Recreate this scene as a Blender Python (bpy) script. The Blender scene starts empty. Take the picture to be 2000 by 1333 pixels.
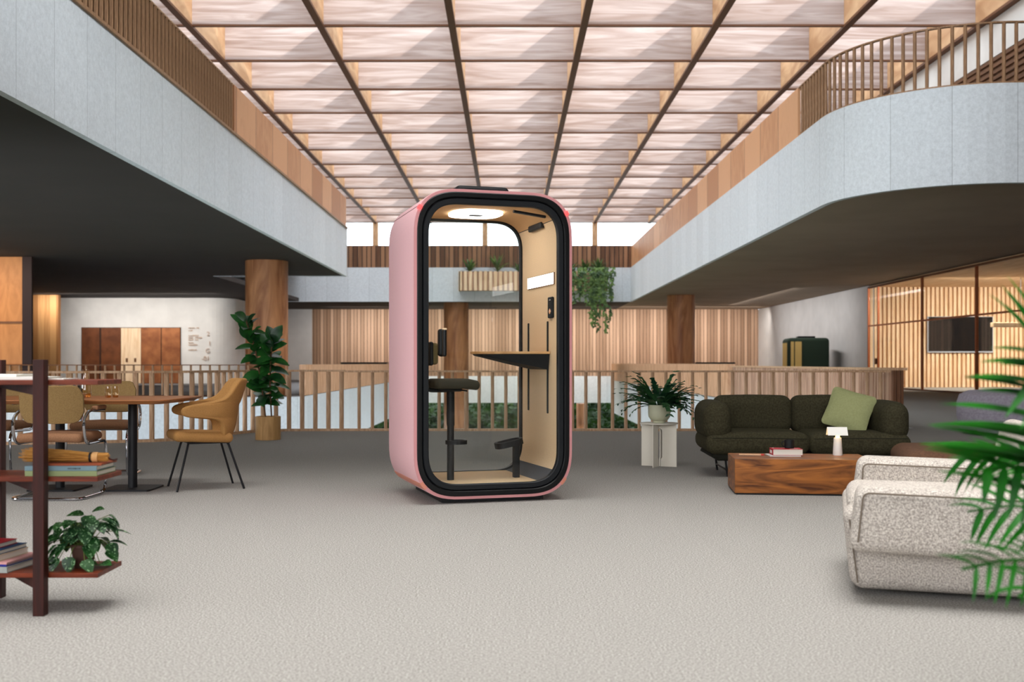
import bpy, bmesh, math, random
from mathutils import Vector, Matrix, noise
random.seed(7)
PI = math.pi
R = math.radians
sc = bpy.context.scene
col = sc.collection

# ------------------------------------------------------------------ camera
F, CX, CY, H = 2093.0, 993.0, 710.0, 1.04      # focal length (px), horizon point, eye height (m)
cam_d = bpy.data.cameras.new('camera')
cam = bpy.data.objects.new('camera', cam_d); col.objects.link(cam)
cam_d.sensor_width = 36.0
cam_d.lens = F / 2000 * 36
cam_d.shift_x = (1000 - CX) / 2000
cam_d.shift_y = (CY - 666.5) / 2000
cam_d.clip_end = 400
cam_d.dof.use_dof = True
cam_d.dof.focus_distance = 8.1
cam_d.dof.aperture_fstop = 2.8
cam.location = (0, 0, H)
cam.rotation_euler = (PI / 2, 0, 0)
sc.camera = cam
# ------------------------------------------------------------------ world, sun, area lights, exposure
sc.view_settings.view_transform = 'Standard'
sc.view_settings.look = 'None'
sc.view_settings.gamma = 1
sc.view_settings.use_curve_mapping = False
sc.view_settings.exposure = 0.0
world = bpy.data.worlds.new('world'); sc.world = world
world.use_nodes = True
wn = world.node_tree.nodes; wl = world.node_tree.links
bg = wn['Background']
tc = wn.new('ShaderNodeTexCoord'); ns = wn.new('ShaderNodeTexNoise'); cr = wn.new('ShaderNodeValToRGB')
ns.inputs['Scale'].default_value = 6; ns.inputs['Detail'].default_value = 4
cr.color_ramp.elements[0].color = (0.72, 0.85, 1.0, 1); cr.color_ramp.elements[0].position = .4
cr.color_ramp.elements[1].color = (0.93, 0.97, 1.0, 1); cr.color_ramp.elements[1].position = .6
wl.new(tc.outputs['Generated'], ns.inputs['Vector']); wl.new(ns.outputs['Fac'], cr.inputs['Fac'])
wl.new(cr.outputs['Color'], bg.inputs['Color'])
bg.inputs['Strength'].default_value = 5.0
sun_d = bpy.data.lights.new('sun', 'SUN'); sun = bpy.data.objects.new('sun', sun_d); col.objects.link(sun)
sun_d.energy = 3.4; sun_d.angle = R(1.5); sun_d.color = (1.0, 0.95, 0.9)
sun.rotation_euler = Vector((-1.3, 2.6, -1.0)).to_track_quat('-Z', 'Y').to_euler()
def area(name, loc, rot, sx, sy, power, color=(1, 1, 1)):
    d = bpy.data.lights.new(name, 'AREA'); o = bpy.data.objects.new(name, d); col.objects.link(o)
    d.shape = 'RECTANGLE'; d.size = sx; d.size_y = sy; d.energy = power; d.color = color
    o.location = loc; o.rotation_euler = rot
    return o
def wash(name, loc, target, sx, sy, power, spread, color=(1, 1, 1)):
    o = area(name, loc, (0, 0, 0), sx, sy, power, color); o.data.spread = R(spread)
    o.rotation_euler = (Vector(target) - Vector(loc)).to_track_quat('-Z', 'Y').to_euler(); return o
wash('near_floor_fill', (0.3, 4.3, 9.2), (0.3, 4.3, 0), 10, 8.0, 375, 52, (1.0, 0.985, 0.96))  # added fill that pools light on the near floor; the ceiling above is solid
area('behind_camera_fill', (-3, -11, 4.5), (R(86), 0, 0), 14, 5, 1900, (0.97, 0.98, 1.0))  # added frontal fill behind the camera; the back wall has no window
wash('left_side_fill', (-13, 1.5, 3.3), (-1, 8.5, 1.3), 9, 2.0, 300, 120, (0.97, 0.98, 1.0))  # added side fill from out of view, mainly for the booth's left side
wash('balcony_fill_left', (-0.5, 12, 9.3), (-6.3, 14.5, 5.4), 18, .6, 200, 70, (0.92, 0.97, 1.0))  # unseen fill added to brighten the left balcony concrete
wash('balcony_fill_right', (1.5, 13, 9.3), (8.5, 20.5, 5.4), 10, .6, 150, 80, (0.92, 0.97, 1.0))  # unseen fill added to brighten the right balcony concrete
wash('rear_wall_fill', (2, 63.6, 4.34), (2, 66.5, 1.2), 26, .15, 900, 150, (1.0, 0.93, 0.86))  # invented strip under the rear soffit, added to brighten the timber wall
wash('left_wall_fill', (-18.5, 51.5, 4.34), (-18.5, 55, 1.0), 9, .15, 260, 150, (1.0, 0.96, 0.92))  # invented strip, added to brighten the white plaster wall
wash('right_wall_fill', (12.6, 55, 4.34), (15.6, 55, 1.2), 14, .15, 220, 150, (1.0, 0.97, 0.95))  # invented strip, added to brighten the grey wall by the meeting room
wash('far_left_light', (-18, 31.5, 4.3), (-18, 33.8, 1.5), 6, .15, 160, 140, (1.0, 0.85, 0.7))
wash('meeting_room_light', (21, 41, 4.25), (21, 44.5, 0), 9, 1.0, 980, 150, (1.0, 0.92, 0.82))
sc.cycles.use_denoising = True
sc.cycles.max_bounces = 8
sc.cycles.transparent_max_bounces = 16
sc.cycles.sample_clamp_indirect = 6

# ------------------------------------------------------------------ helpers
def P(px, py, Y): return Vector(((px - CX) * Y / F, Y, H - (py - CY) * Y / F))
def G(px, py, z=0.0): return P(px, py, (H - z) * F / (py - CY))
def lin(c):
    return tuple(((v / 255) / 12.92 if v / 255 <= .04045 else ((v / 255 + .055) / 1.055) ** 2.4) for v in c) + (1,)

class MB:
    def __init__(s): s.bm = bmesh.new(); s.uv = s.bm.loops.layers.uv.new('UVMap')
    def box(s, x0, x1, y0, y1, z0, z1, M=None):
        vs = [Vector((x, y, z)) for x in (x0, x1) for y in (y0, y1) for z in (z0, z1)]
        if M is not None: vs = [M @ v for v in vs]
        v = [s.bm.verts.new(p) for p in vs]
        for f in ((0, 1, 3, 2), (4, 6, 7, 5), (0, 4, 5, 1), (2, 3, 7, 6), (0, 2, 6, 4), (1, 5, 7, 3)):
            s.bm.faces.new([v[i] for i in f])
        return s
    def poly(s, pts):
        return s.bm.faces.new([s.bm.verts.new(p) for p in pts])
    def prism(s, pts, z0, z1, M=None):
        a = [Vector((p[0], p[1], z0)) for p in pts]; b = [Vector((p[0], p[1], z1)) for p in pts]
        if M is not None: a = [M @ v for v in a]; b = [M @ v for v in b]
        A = [s.bm.verts.new(p) for p in a]; B = [s.bm.verts.new(p) for p in b]
        n = len(A)
        s.bm.faces.new(A[::-1]); s.bm.faces.new(B)
        for i in range(n): s.bm.faces.new([A[i], A[(i + 1) % n], B[(i + 1) % n], B[i]])
        return s
    def lathe(s, prof, c=(0, 0, 0), n=32, M=None, cap=True):
        rings = []
        for r, z in prof:
            ring = []
            for k in range(n):
                a = 2 * PI * k / n
                p = Vector((c[0] + r * math.cos(a), c[1] + r * math.sin(a), c[2] + z))
                ring.append(s.bm.verts.new(M @ p if M is not None else p))
            rings.append(ring)
        for a, b in zip(rings, rings[1:]):
            for k in range(n): s.bm.faces.new([a[k], a[(k + 1) % n], b[(k + 1) % n], b[k]])
        if cap:
            s.bm.faces.new(rings[0][::-1]); s.bm.faces.new(rings[-1])
        return s
    def cyl(s, x, y, z0, z1, r, n=24, r2=None):
        return s.lathe([(r, z0), (r if r2 is None else r2, z1)], (x, y, 0), n)
    def tube(s, pts, r, n=10, closed=False, rr=None):
        pts = [Vector(p) for p in pts]; N = len(pts); rings = []
        up = None
        for i, p in enumerate(pts):
            if closed: t = (pts[(i + 1) % N] - pts[i - 1]).normalized()
            else: t = (pts[min(i + 1, N - 1)] - pts[max(i - 1, 0)]).normalized()
            if up is None:
                up = Vector((0, 0, 1)) if abs(t.z) < .9 else Vector((1, 0, 0))
            sd = t.cross(up)
            if sd.length < 1e-4: sd = t.cross(Vector((.3, 1, .1)))
            sd.normalize(); up = sd.cross(t).normalized()
            rad = rr[i] if rr else r
            rings.append([s.bm.verts.new(p + rad * (math.cos(2 * PI * k / n) * sd + math.sin(2 * PI * k / n) * up)) for k in range(n)])
        m = N if closed else N - 1
        for i in range(m):
            a, b = rings[i], rings[(i + 1) % N]
            for k in range(n): s.bm.faces.new([a[k], a[(k + 1) % n], b[(k + 1) % n], b[k]])
        if not closed:
            s.bm.faces.new(rings[0][::-1]); s.bm.faces.new(rings[-1])
        return s
    def rbox(s, cx, cy, cz, sx, sy, sz, r, M=None, fn=None, k=4, mid=5):
        """rounded box (full sizes sx, sy, sz), radius r, optional deform fn on local coordinates"""
        h = [sx / 2, sy / 2, sz / 2]; r = min(r, min(h) * .999)
        def grid(a):
            e = [(a - r) + r * math.tan(R(45) * i / k) for i in range(k + 1)]
            m = [-(a - r) + 2 * (a - r) * i / mid for i in range(1, mid)] if a - r > 1e-4 else []
            g = [-v for v in e[::-1]] + m + (e if a - r > 1e-4 else e[1:])
            return g
        gs = [grid(a) for a in h]; cache = {}
        def vert(p):
            key = tuple(round(c, 6) for c in p)
            if key in cache: return cache[key]
            q = Vector(p); inner = Vector([max(-(h[i] - r), min(h[i] - r, q[i])) for i in range(3)])
            d = q - inner
            w = inner + d.normalized() * r if d.length > 1e-9 else q
            if fn: w = fn(w)
            w = w + Vector((cx, cy, cz))
            if M is not None: w = M @ w
            cache[key] = s.bm.verts.new(w); return cache[key]
        for ax in range(3):
            u, v = (ax + 1) % 3, (ax + 2) % 3
            for sg in (-1, 1):
                for i in range(len(gs[u]) - 1):
                    for j in range(len(gs[v]) - 1):
                        q = []
                        for (a, b) in ((i, j), (i + 1, j), (i + 1, j + 1), (i, j + 1)):
                            p = [0, 0, 0]; p[ax] = sg * h[ax]; p[u] = gs[u][a]; p[v] = gs[v][b]; q.append(vert(p))
                        if sg < 0: q = q[::-1]
                        try: s.bm.faces.new(q)
                        except ValueError: pass
        return s
    def leaf(s, base, d, up, L, W, bend=.3, shape='ovate', n=6, fold=.15):
        """one leaf: a folded, bending blade from base along d"""
        base = Vector(base); d = Vector(d).normalized(); up = Vector(up)
        sd = d.cross(up)
        if sd.length < 1e-3: sd = d.cross(Vector((.7, .3, .1)))
        sd.normalize(); up = sd.cross(d).normalized()
        prev = None; p = base.copy(); dd = d.copy(); uu = up.copy()
        for i in range(n + 1):
            t = i / n
            if shape == 'ovate': w = W / 2 * math.sin(PI * min(1, t * .92 + .06)) ** .75 * (1.15 - .45 * t)
            elif shape == 'heart': w = W / 2 * (math.sin(PI * min(1, .22 + .78 * t)) ** .8 * (1.2 - .5 * t) if i > 0 else .45)
            else: w = W / 2 * min(1, t * 4 + .3) * (1 - t ** 3)
            if i == n: w = W * .02
            row = [s.bm.verts.new(p - sd * w + uu * fold * w), s.bm.verts.new(p), s.bm.verts.new(p + sd * w + uu * fold * w)]
            if prev:
                for a in (0, 1):
                    f = s.bm.faces.new([prev[a], prev[a + 1], row[a + 1], row[a]])
                    uvs = [((t - 1 / n), a / 2), ((t - 1 / n), (a + 1) / 2), (t, (a + 1) / 2), (t, a / 2)]
                    for lp, q in zip(f.loops, uvs): lp[s.uv].uv = q
            prev = row
            ang = bend / n
            dd, uu = (dd * math.cos(ang) - uu * math.sin(ang)).normalized(), (uu * math.cos(ang) + dd * math.sin(ang)).normalized()
            p = p + dd * (L / n)
        return s
    def build(s, name, mat, parent=None, smooth=False, bevel=0, sub=0, solid=0, recalc=True):
        if recalc: bmesh.ops.recalc_face_normals(s.bm, faces=s.bm.faces)
        me = bpy.data.meshes.new(name); s.bm.to_mesh(me); s.bm.free()
        if smooth:
            for p in me.polygons: p.use_smooth = True
        me.materials.append(mat)
        o = bpy.data.objects.new(name, me); col.objects.link(o)
        if parent is not None: o.parent = parent
        if solid:
            m = o.modifiers.new('solid', 'SOLIDIFY'); m.thickness = solid; m.offset = 0
        if bevel:
            m = o.modifiers.new('bevel', 'BEVEL'); m.width = bevel; m.segments = 3; m.limit_method = 'ANGLE'; m.angle_limit = R(40)
            if not smooth:
                for p in me.polygons: p.use_smooth = True
            m2 = o.modifiers.new('wn', 'WEIGHTED_NORMAL')
        if sub:
            m = o.modifiers.new('sub', 'SUBSURF'); m.levels = sub; m.render_levels = sub
        if smooth and not bevel and not sub:
            m = o.modifiers.new('es', 'EDGE_SPLIT'); m.split_angle = R(32)
        return o

def tag(o, label=None, cat=None, group=None, kind=None):
    if label: o['label'] = label
    if cat: o['category'] = cat
    if group: o['group'] = group
    if kind: o['kind'] = kind
    return o
def thing(name, label, cat, loc=(0, 0, 0), rz=0, group=None):
    o = bpy.data.objects.new(name, None); o.empty_display_size = .1; col.objects.link(o)
    o.location = loc; o.rotation_euler = (0, 0, rz)
    return tag(o, label, cat, group)
def struct(o, label=None, cat=None): return tag(o, label, cat, None, 'structure')
def children(o): return [c for c in bpy.data.objects if c.parent == o]
def copy_tree(o, parent=None):
    c = o.copy(); col.objects.link(c)
    if parent is not None: c.parent = parent
    for ch in children(o): copy_tree(ch, c)
    return c
def smoothpath(pts, r=.08, n=6):
    """polyline with rounded corners"""
    pts = [Vector(p) for p in pts]; out = [pts[0]]
    for a, b, c in zip(pts, pts[1:], pts[2:]):
        d1 = (a - b); d2 = (c - b); q = min(r, d1.length * .49, d2.length * .49)
        p0 = b + d1.normalized() * q; p2 = b + d2.normalized() * q
        for i in range(n + 1):
            t = i / n; out.append((1 - t) ** 2 * p0 + 2 * t * (1 - t) * b + t * t * p2)
    out.append(pts[-1]); return out
def resample(pts, step):
    pts = [Vector(p) for p in pts]; out = []; acc = 0
    for a, b in zip(pts, pts[1:]):
        L = (b - a).length; d = -acc
        while d + step <= L + 1e-6:
            d += step; out.append((a.lerp(b, d / L), (b - a).normalized()))
        acc = L - d
    return out

# ------------------------------------------------------------------ materials
MATS = {}
def node_mat(name):
    m = bpy.data.materials.new(name); m.use_nodes = True
    nt = m.node_tree; b = nt.nodes['Principled BSDF']
    return m, nt, b
def mat(name, c, rough=.6, metal=0, spec=.28, noise_amt=0, noise_scale=20, bump=0, bump_scale=None, c2=None, stretch=(1, 1, 1), trans=0, sheen=0, detail=4, coat=0):
    m, nt, b = node_mat(name); N = nt.nodes; L = nt.links
    b.inputs['Base Color'].default_value = lin(c); b.inputs['Roughness'].default_value = rough
    b.inputs['Metallic'].default_value = metal; b.inputs['Specular IOR Level'].default_value = spec
    if coat: b.inputs['Coat Weight'].default_value = coat
    if sheen: b.inputs['Sheen Weight'].default_value = sheen; b.inputs['Sheen Roughness'].default_value = .5
    t = N.new('ShaderNodeTexCoord'); mp = N.new('ShaderNodeMapping'); mp.inputs['Scale'].default_value = stretch
    L.new(t.outputs['Object'], mp.inputs['Vector'])
    if c2 is not None or noise_amt:
        n = N.new('ShaderNodeTexNoise'); n.inputs['Scale'].default_value = noise_scale; n.inputs['Detail'].default_value = detail
        L.new(mp.outputs['Vector'], n.inputs['Vector'])
        r = N.new('ShaderNodeValToRGB')
        if c2 is None:
            c2 = tuple(max(0, v * (1 - noise_amt)) for v in c)
        r.color_ramp.elements[0].position = .35; r.color_ramp.elements[1].position = .65
        r.color_ramp.elements[0].color = lin(c2); r.color_ramp.elements[1].color = lin(c)
        L.new(n.outputs['Fac'], r.inputs['Fac']); L.new(r.outputs['Color'], b.inputs['Base Color'])
    if bump:
        n2 = N.new('ShaderNodeTexNoise'); n2.inputs['Scale'].default_value = bump_scale or noise_scale; n2.inputs['Detail'].default_value = 3
        L.new(mp.outputs['Vector'], n2.inputs['Vector'])
        bp = N.new('ShaderNodeBump'); bp.inputs['Strength'].default_value = bump; bp.inputs['Distance'].default_value = .01
        L.new(n2.outputs['Fac'], bp.inputs['Height']); L.new(bp.outputs['Normal'], b.inputs['Normal'])
    MATS[name] = m; return m
def wood(name, c1, c2, scale=(1, 1, 12), ns_=3.0, rough=.45, plank=None, plank_axis='X', seam=0.0, seamc=None, bumpw=0, distort=1.5, coord='Object'):
    """grain: noise stretched along one axis; plank: width of boards along plank_axis with a tone of its own each"""
    m, nt, b = node_mat(name); N = nt.nodes; L = nt.links
    t = N.new('ShaderNodeTexCoord'); mp = N.new('ShaderNodeMapping'); mp.inputs['Scale'].default_value = scale
    L.new(t.outputs[coord], mp.inputs['Vector'])
    n = N.new('ShaderNodeTexNoise'); n.inputs['Scale'].default_value = ns_; n.inputs['Detail'].default_value = 6
    n.inputs['Distortion'].default_value = distort
    L.new(mp.outputs['Vector'], n.inputs['Vector'])
    r = N.new('ShaderNodeValToRGB'); r.color_ramp.elements[0].position = .33; r.color_ramp.elements[1].position = .68
    r.color_ramp.elements[0].color = lin(c1); r.color_ramp.elements[1].color = lin(c2)
    fac = n.outputs['Fac']
    if plank:
        sx = N.new('ShaderNodeSeparateXYZ'); L.new(t.outputs[coord], sx.inputs[0])
        dv = N.new('ShaderNodeMath'); dv.operation = 'DIVIDE'; dv.inputs[1].default_value = plank
        L.new(sx.outputs[plank_axis], dv.inputs[0])
        fl = N.new('ShaderNodeMath'); fl.operation = 'FLOOR'; L.new(dv.outputs[0], fl.inputs[0])
        wn_ = N.new('ShaderNodeTexWhiteNoise'); wn_.noise_dimensions = '1D'; L.new(fl.outputs[0], wn_.inputs['W'])
        mx = N.new('ShaderNodeMath'); mx.operation = 'MULTIPLY_ADD'; mx.inputs[1].default_value = .55
        L.new(wn_.outputs['Value'], mx.inputs[0])
        h = N.new('ShaderNodeMath'); h.operation = 'MULTIPLY_ADD'; h.inputs[1].default_value = .6; h.inputs[2].default_value = -.05
        L.new(n.outputs['Fac'], h.inputs[0]); L.new(h.outputs[0], mx.inputs[2]); fac = mx.outputs[0]
        if seam:
            fr = N.new('ShaderNodeMath'); fr.operation = 'FRACT'; L.new(dv.outputs[0], fr.inputs[0])
            lt = N.new('ShaderNodeMath'); lt.operation = 'LESS_THAN'; lt.inputs[1].default_value = seam / plank
            L.new(fr.outputs[0], lt.inputs[0])
            mc = N.new('ShaderNodeMixRGB'); mc.inputs[2].default_value = lin(seamc or tuple(v * .45 for v in c1))
            L.new(lt.outputs[0], mc.inputs[0]); L.new(r.outputs['Color'], mc.inputs[1])
            L.new(mc.outputs[0], b.inputs['Base Color'])
    L.new(fac, r.inputs['Fac'])
    if not (plank and seam): L.new(r.outputs['Color'], b.inputs['Base Color'])
    b.inputs['Roughness'].default_value = rough; b.inputs['Specular IOR Level'].default_value = .3
    MATS[name] = m; return m
def emit(name, c, s):
    m, nt, b = node_mat(name); b.inputs['Base Color'].default_value = lin(c)
    b.inputs['Emission Color'].default_value = lin(c); b.inputs['Emission Strength'].default_value = s
    return m
def glass(name, tint=(1, 1, 1), refl=1.0, ior=1.45):
    m = bpy.data.materials.new(name); m.use_nodes = True; nt = m.node_tree; N = nt.nodes; L = nt.links
    N.clear(); o = N.new('ShaderNodeOutputMaterial'); mx = N.new('ShaderNodeMixShader')
    fr = N.new('ShaderNodeFresnel'); fr.inputs['IOR'].default_value = ior
    ml = N.new('ShaderNodeMath'); ml.operation = 'MULTIPLY'; ml.inputs[1].default_value = refl
    tr = N.new('ShaderNodeBsdfTransparent'); tr.inputs[0].default_value = (*tint, 1)
    gl = N.new('ShaderNodeBsdfGlossy'); gl.inputs['Roughness'].default_value = .01
    ge_ = N.new('ShaderNodeNewGeometry'); io = N.new('ShaderNodeMath'); io.operation = 'MULTIPLY_ADD'
    io.inputs[1].default_value = 1 / ior - ior; io.inputs[2].default_value = ior     # same reflectance from both faces
    L.new(ge_.outputs['Backfacing'], io.inputs[0]); L.new(io.outputs[0], fr.inputs['IOR'])
    L.new(fr.outputs[0], ml.inputs[0]); L.new(ml.outputs[0], mx.inputs[0]); L.new(tr.outputs[0], mx.inputs[1]); L.new(gl.outputs[0], mx.inputs[2])
    L.new(mx.outputs[0], o.inputs[0]); return m
def concrete(name, c, w=1.2, axis='Y'):
    m, nt, b = node_mat(name); N = nt.nodes; L = nt.links
    t = N.new('ShaderNodeTexCoord')
    n = N.new('ShaderNodeTexNoise'); n.inputs['Scale'].default_value = 14; n.inputs['Detail'].default_value = 9; n.inputs['Roughness'].default_value = .85
    L.new(t.outputs['Object'], n.inputs['Vector'])
    r = N.new('ShaderNodeValToRGB'); r.color_ramp.elements[0].position = .38; r.color_ramp.elements[1].position = .6
    r.color_ramp.elements[0].color = lin(tuple(v * .90 for v in c)); r.color_ramp.elements[1].color = lin(c)
    L.new(n.outputs['Fac'], r.inputs['Fac'])
    sx = N.new('ShaderNodeSeparateXYZ'); L.new(t.outputs['UV'], sx.inputs[0])
    dv = N.new('ShaderNodeMath'); dv.operation = 'DIVIDE'; dv.inputs[1].default_value = w; L.new(sx.outputs['X'], dv.inputs[0])
    fl = N.new('ShaderNodeMath'); fl.operation = 'FLOOR'; L.new(dv.outputs[0], fl.inputs[0])
    fr = N.new('ShaderNodeMath'); fr.operation = 'FRACT'; L.new(dv.outputs[0], fr.inputs[0])
    wn_ = N.new('ShaderNodeTexWhiteNoise'); wn_.noise_dimensions = '1D'; L.new(fl.outputs[0], wn_.inputs['W'])
    ma = N.new('ShaderNodeMath'); ma.operation = 'MULTIPLY_ADD'; ma.inputs[1].default_value = .08; ma.inputs[2].default_value = .92
    L.new(wn_.outputs['Value'], ma.inputs[0])
    lt = N.new('ShaderNodeMath'); lt.operation = 'GREATER_THAN'; lt.inputs[1].default_value = .012 / w; L.new(fr.outputs[0], lt.inputs[0])
    m3 = N.new('ShaderNodeMath'); m3.operation = 'MULTIPLY_ADD'; m3.inputs[1].default_value = .4; m3.inputs[2].default_value = .6; L.new(lt.outputs[0], m3.inputs[0])
    m2 = N.new('ShaderNodeMath'); m2.operation = 'MULTIPLY'; L.new(ma.outputs[0], m2.inputs[0]); L.new(m3.outputs[0], m2.inputs[1])
    mc = N.new('ShaderNodeVectorMath'); mc.operation = 'SCALE'; L.new(r.outputs['Color'], mc.inputs[0]); L.new(m2.outputs[0], mc.inputs['Scale'])
    L.new(mc.outputs[0], b.inputs['Base Color']); b.inputs['Roughness'].default_value = .85
    return m

M_carpet = mat('carpet', (182, 179, 175), .95, spec=.1, c2=(124, 120, 114), noise_scale=120, bump=.6, bump_scale=220, detail=6)
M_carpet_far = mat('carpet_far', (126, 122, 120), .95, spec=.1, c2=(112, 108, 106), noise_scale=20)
M_concrete = concrete('concrete', (226, 231, 236), 1.15)
M_plaster = mat('plaster', (226, 222, 216), .9, noise_amt=.05, noise_scale=1.2)
M_greywall = mat('grey_plaster', (205, 203, 202), .9, noise_amt=.05, noise_scale=1)
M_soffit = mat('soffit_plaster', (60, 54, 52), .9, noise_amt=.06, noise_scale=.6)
M_grid_long = wood('timber_long_beam', (176, 132, 94), (208, 168, 128), (6, .5, 1.5), 1.2, .7)
M_grid_dark = mat('dark_beam_edge', (104, 66, 42), .6)
M_grid_cross = wood('pale_baffle', (148, 126, 116), (186, 170, 164), (.22, 1, 3.2), 1.6, .8)
M_rail = wood('rail_timber', (178, 138, 104), (214, 178, 144), (8, 8, 1), 3, .5)
M_rail_dk = wood('rail_timber_dark', (134, 98, 68), (172, 132, 98), (8, 8, 1), 3, .5)
M_ply = wood('plywood', (192, 142, 104), (224, 180, 146), (1.4, 1.4, .35), 1.6, .55, distort=3)
M_ply_seam_Y = wood('plywood_panels', (184, 128, 88), (214, 160, 118), (1.2, 1.2, .4), 1.6, .55, plank=1.9, plank_axis='Y', seam=.025, distort=3)
M_planks = wood('vertical_boards', (152, 120, 96), (196, 162, 136), (5, 5, .15), 1.2, .65, plank=.21, plank_axis='X', seam=.03)
M_slat_dark = wood('dark_slats', (96, 64, 44), (156, 114, 84), (5, 5, .3), 1.4, .65, plank=.25, plank_axis='X', seam=.05, seamc=(52, 36, 28))
M_slat_light = wood('light_slats', (222, 184, 142), (246, 218, 182), (3, 3, .3), 1.5, .6)
M_slat_par = wood('parapet_slats', (112, 74, 50), (214, 176, 150), (3, 3, .3), 1.5, .6, plank=.3, plank_axis='Y')
M_column = wood('column_veneer', (126, 76, 44), (180, 124, 82), (2, 2, .35), 1.1, .45, distort=2)
M_walnut = wood('walnut', (80, 40, 12), (172, 104, 44), (.55, 2.4, 4.2), 1.6, .38, distort=4)
M_shelfwood = wood('shelf_walnut', (84, 30, 12), (128, 54, 26), (1.5, 9, 9), 2, .4)
M_postwood = wood('post_walnut', (38, 9, 5), (66, 20, 10), (9, 9, 1.2), 2, .55)
M_tabletop = wood('table_oak', (150, 92, 50), (184, 122, 74), (1, 9, 9), 2, .4)
M_deskwood = wood('desk_oak', (186, 138, 86), (214, 168, 114), (1, 8, 8), 2, .5)
M_potwood = wood('pot_veneer', (160, 120, 72), (192, 150, 98), (8, 8, 1), 2, .6)
M_black = mat('black_metal', (22, 22, 25), .45)
M_blackm = mat('matt_black', (16, 18, 21), .55)
M_chrome = mat('chrome', (200, 200, 205), .08, metal=1)
M_pink = mat('pink_shell', (232, 184, 188), .55, noise_amt=.03, noise_scale=120)
M_pinkrim = mat('pink_rim', (210, 146, 148), .5)
M_peach = mat('peach_seam', (216, 140, 118), .5)
M_frame = mat('booth_frame', (6, 7, 9), .45, spec=.3)
M_doorframe = mat('door_frame', (19, 22, 26), .55, spec=.3)
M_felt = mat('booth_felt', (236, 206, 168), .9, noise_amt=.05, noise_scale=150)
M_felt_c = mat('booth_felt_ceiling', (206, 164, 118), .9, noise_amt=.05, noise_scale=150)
M_skirt = mat('booth_skirting', (78, 80, 86), .6)
M_olive = mat('stool_fabric', (62, 58, 46), .85, noise_amt=.15, noise_scale=150)
M_padback = mat('stool_pad', (112, 98, 62), .8, noise_amt=.1, noise_scale=150)
M_sofa = mat('sofa_wool', (72, 68, 50), .95, c2=(56, 53, 39), noise_scale=60, bump=.25, bump_scale=140, spec=.1)
M_cushion = mat('cushion_velvet', (166, 170, 122), .9, c2=(158, 162, 114), noise_scale=60, bump=.2, bump_scale=90, spec=.1)
M_boucle = mat('boucle', (222, 214, 204), .95, c2=(160, 150, 142), noise_scale=130, bump=1.0, bump_scale=110, detail=3)
M_seam = mat('boucle_seam', (120, 108, 96), .9)
M_brownp = mat('ottoman_wool', (112, 80, 60), .95, c2=(96, 68, 52), noise_scale=50, bump=.2, bump_scale=120)
M_greyp = mat('pouf_wool', (176, 170, 182), .95, c2=(160, 152, 166), noise_scale=30)
M_tan = mat('tan_leather', (172, 126, 72), .8, c2=(160, 116, 64), noise_scale=140, bump=.1)
M_tan2 = mat('tan_seat', (150, 108, 78), .8, c2=(136, 96, 68), noise_scale=120)
M_tanb = mat('tan_back', (146, 118, 74), .85, c2=(132, 104, 64), noise_scale=120)
M_cream = mat('cream_metal', (226, 220, 206), .5)
M_sage = mat('sage_ceramic', (196, 196, 168), .5, noise_amt=.04, noise_scale=15)
M_soil = mat('soil', (50, 38, 28), .95)
M_brownpot = mat('brown_pot', (74, 50, 42), .7)
M_white = mat('white_lacquer', (236, 234, 228), .5)
M_paper = mat('paper', (226, 222, 210), .9)
M_red = mat('red_cover', (176, 24, 40), .45)
M_darkgreen = mat('dark_green_panel', (42, 58, 46), .8)
M_copper = mat('copper_frame', (168, 96, 60), .4, metal=.4)
M_screen = mat('tv_screen', (8, 8, 10), .6, spec=.1)
M_glass = glass('clear_glass', (.96, .98, .97), 1.0)
M_glass_p = glass('partition_glass', (.97, .98, .97), .35)
M_glass_roof = glass('roof_glass', (.97, .98, .98), .5)
M_amber = glass('amber_glass', (.95, .87, .75), 2.0)
M_amber2 = glass('amber_base', (.90, .66, .38), 1.5)

def leafmat(name, c1, c2, scale=12, rough=.45, spec=.5, trans=.25, spots=None):
    m, nt, b = node_mat(name); N = nt.nodes; L = nt.links
    t = N.new('ShaderNodeTexCoord'); n = N.new('ShaderNodeTexNoise'); n.inputs['Scale'].default_value = scale
    L.new(t.outputs['Object'], n.inputs['Vector']); r = N.new('ShaderNodeValToRGB')
    r.color_ramp.elements[0].position = .38; r.color_ramp.elements[1].position = .62
    r.color_ramp.elements[0].color = lin(c1); r.color_ramp.elements[1].color = lin(c2)
    L.new(n.outputs['Fac'], r.inputs['Fac']); src = r.outputs['Color']
    if spots:
        v = N.new('ShaderNodeTexNoise'); v.inputs['Scale'].default_value = 110; v.inputs['Detail'].default_value = 1
        L.new(t.outputs['Object'], v.inputs['Vector']); r2 = N.new('ShaderNodeValToRGB')
        r2.color_ramp.elements[0].position = .59; r2.color_ramp.elements[1].position = .66
        L.new(v.outputs['Fac'], r2.inputs['Fac']); mx = N.new('ShaderNodeMixRGB'); mx.inputs[2].default_value = lin(spots)
        L.new(r2.outputs['Color'], mx.inputs[0]); L.new(src, mx.inputs[1]); src = mx.outputs[0]
    L.new(src, b.inputs['Base Color']); b.inputs['Roughness'].default_value = rough; b.inputs['Specular IOR Level'].default_value = spec
    tl = N.new('ShaderNodeBsdfTranslucent'); L.new(src, tl.inputs[0]); mx2 = N.new('ShaderNodeMixShader'); mx2.inputs[0].default_value = trans
    out = N['Material Output']; L.new(b.outputs[0], mx2.inputs[1]); L.new(tl.outputs[0], mx2.inputs[2]); L.new(mx2.outputs[0], out.inputs[0])
    return m
M_rubber = leafmat('rubber_leaf', (22, 62, 30), (46, 106, 42), 5, .35)
M_fern = leafmat('fern_leaf', (20, 62, 40), (58, 104, 56), 9, .5)
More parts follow.
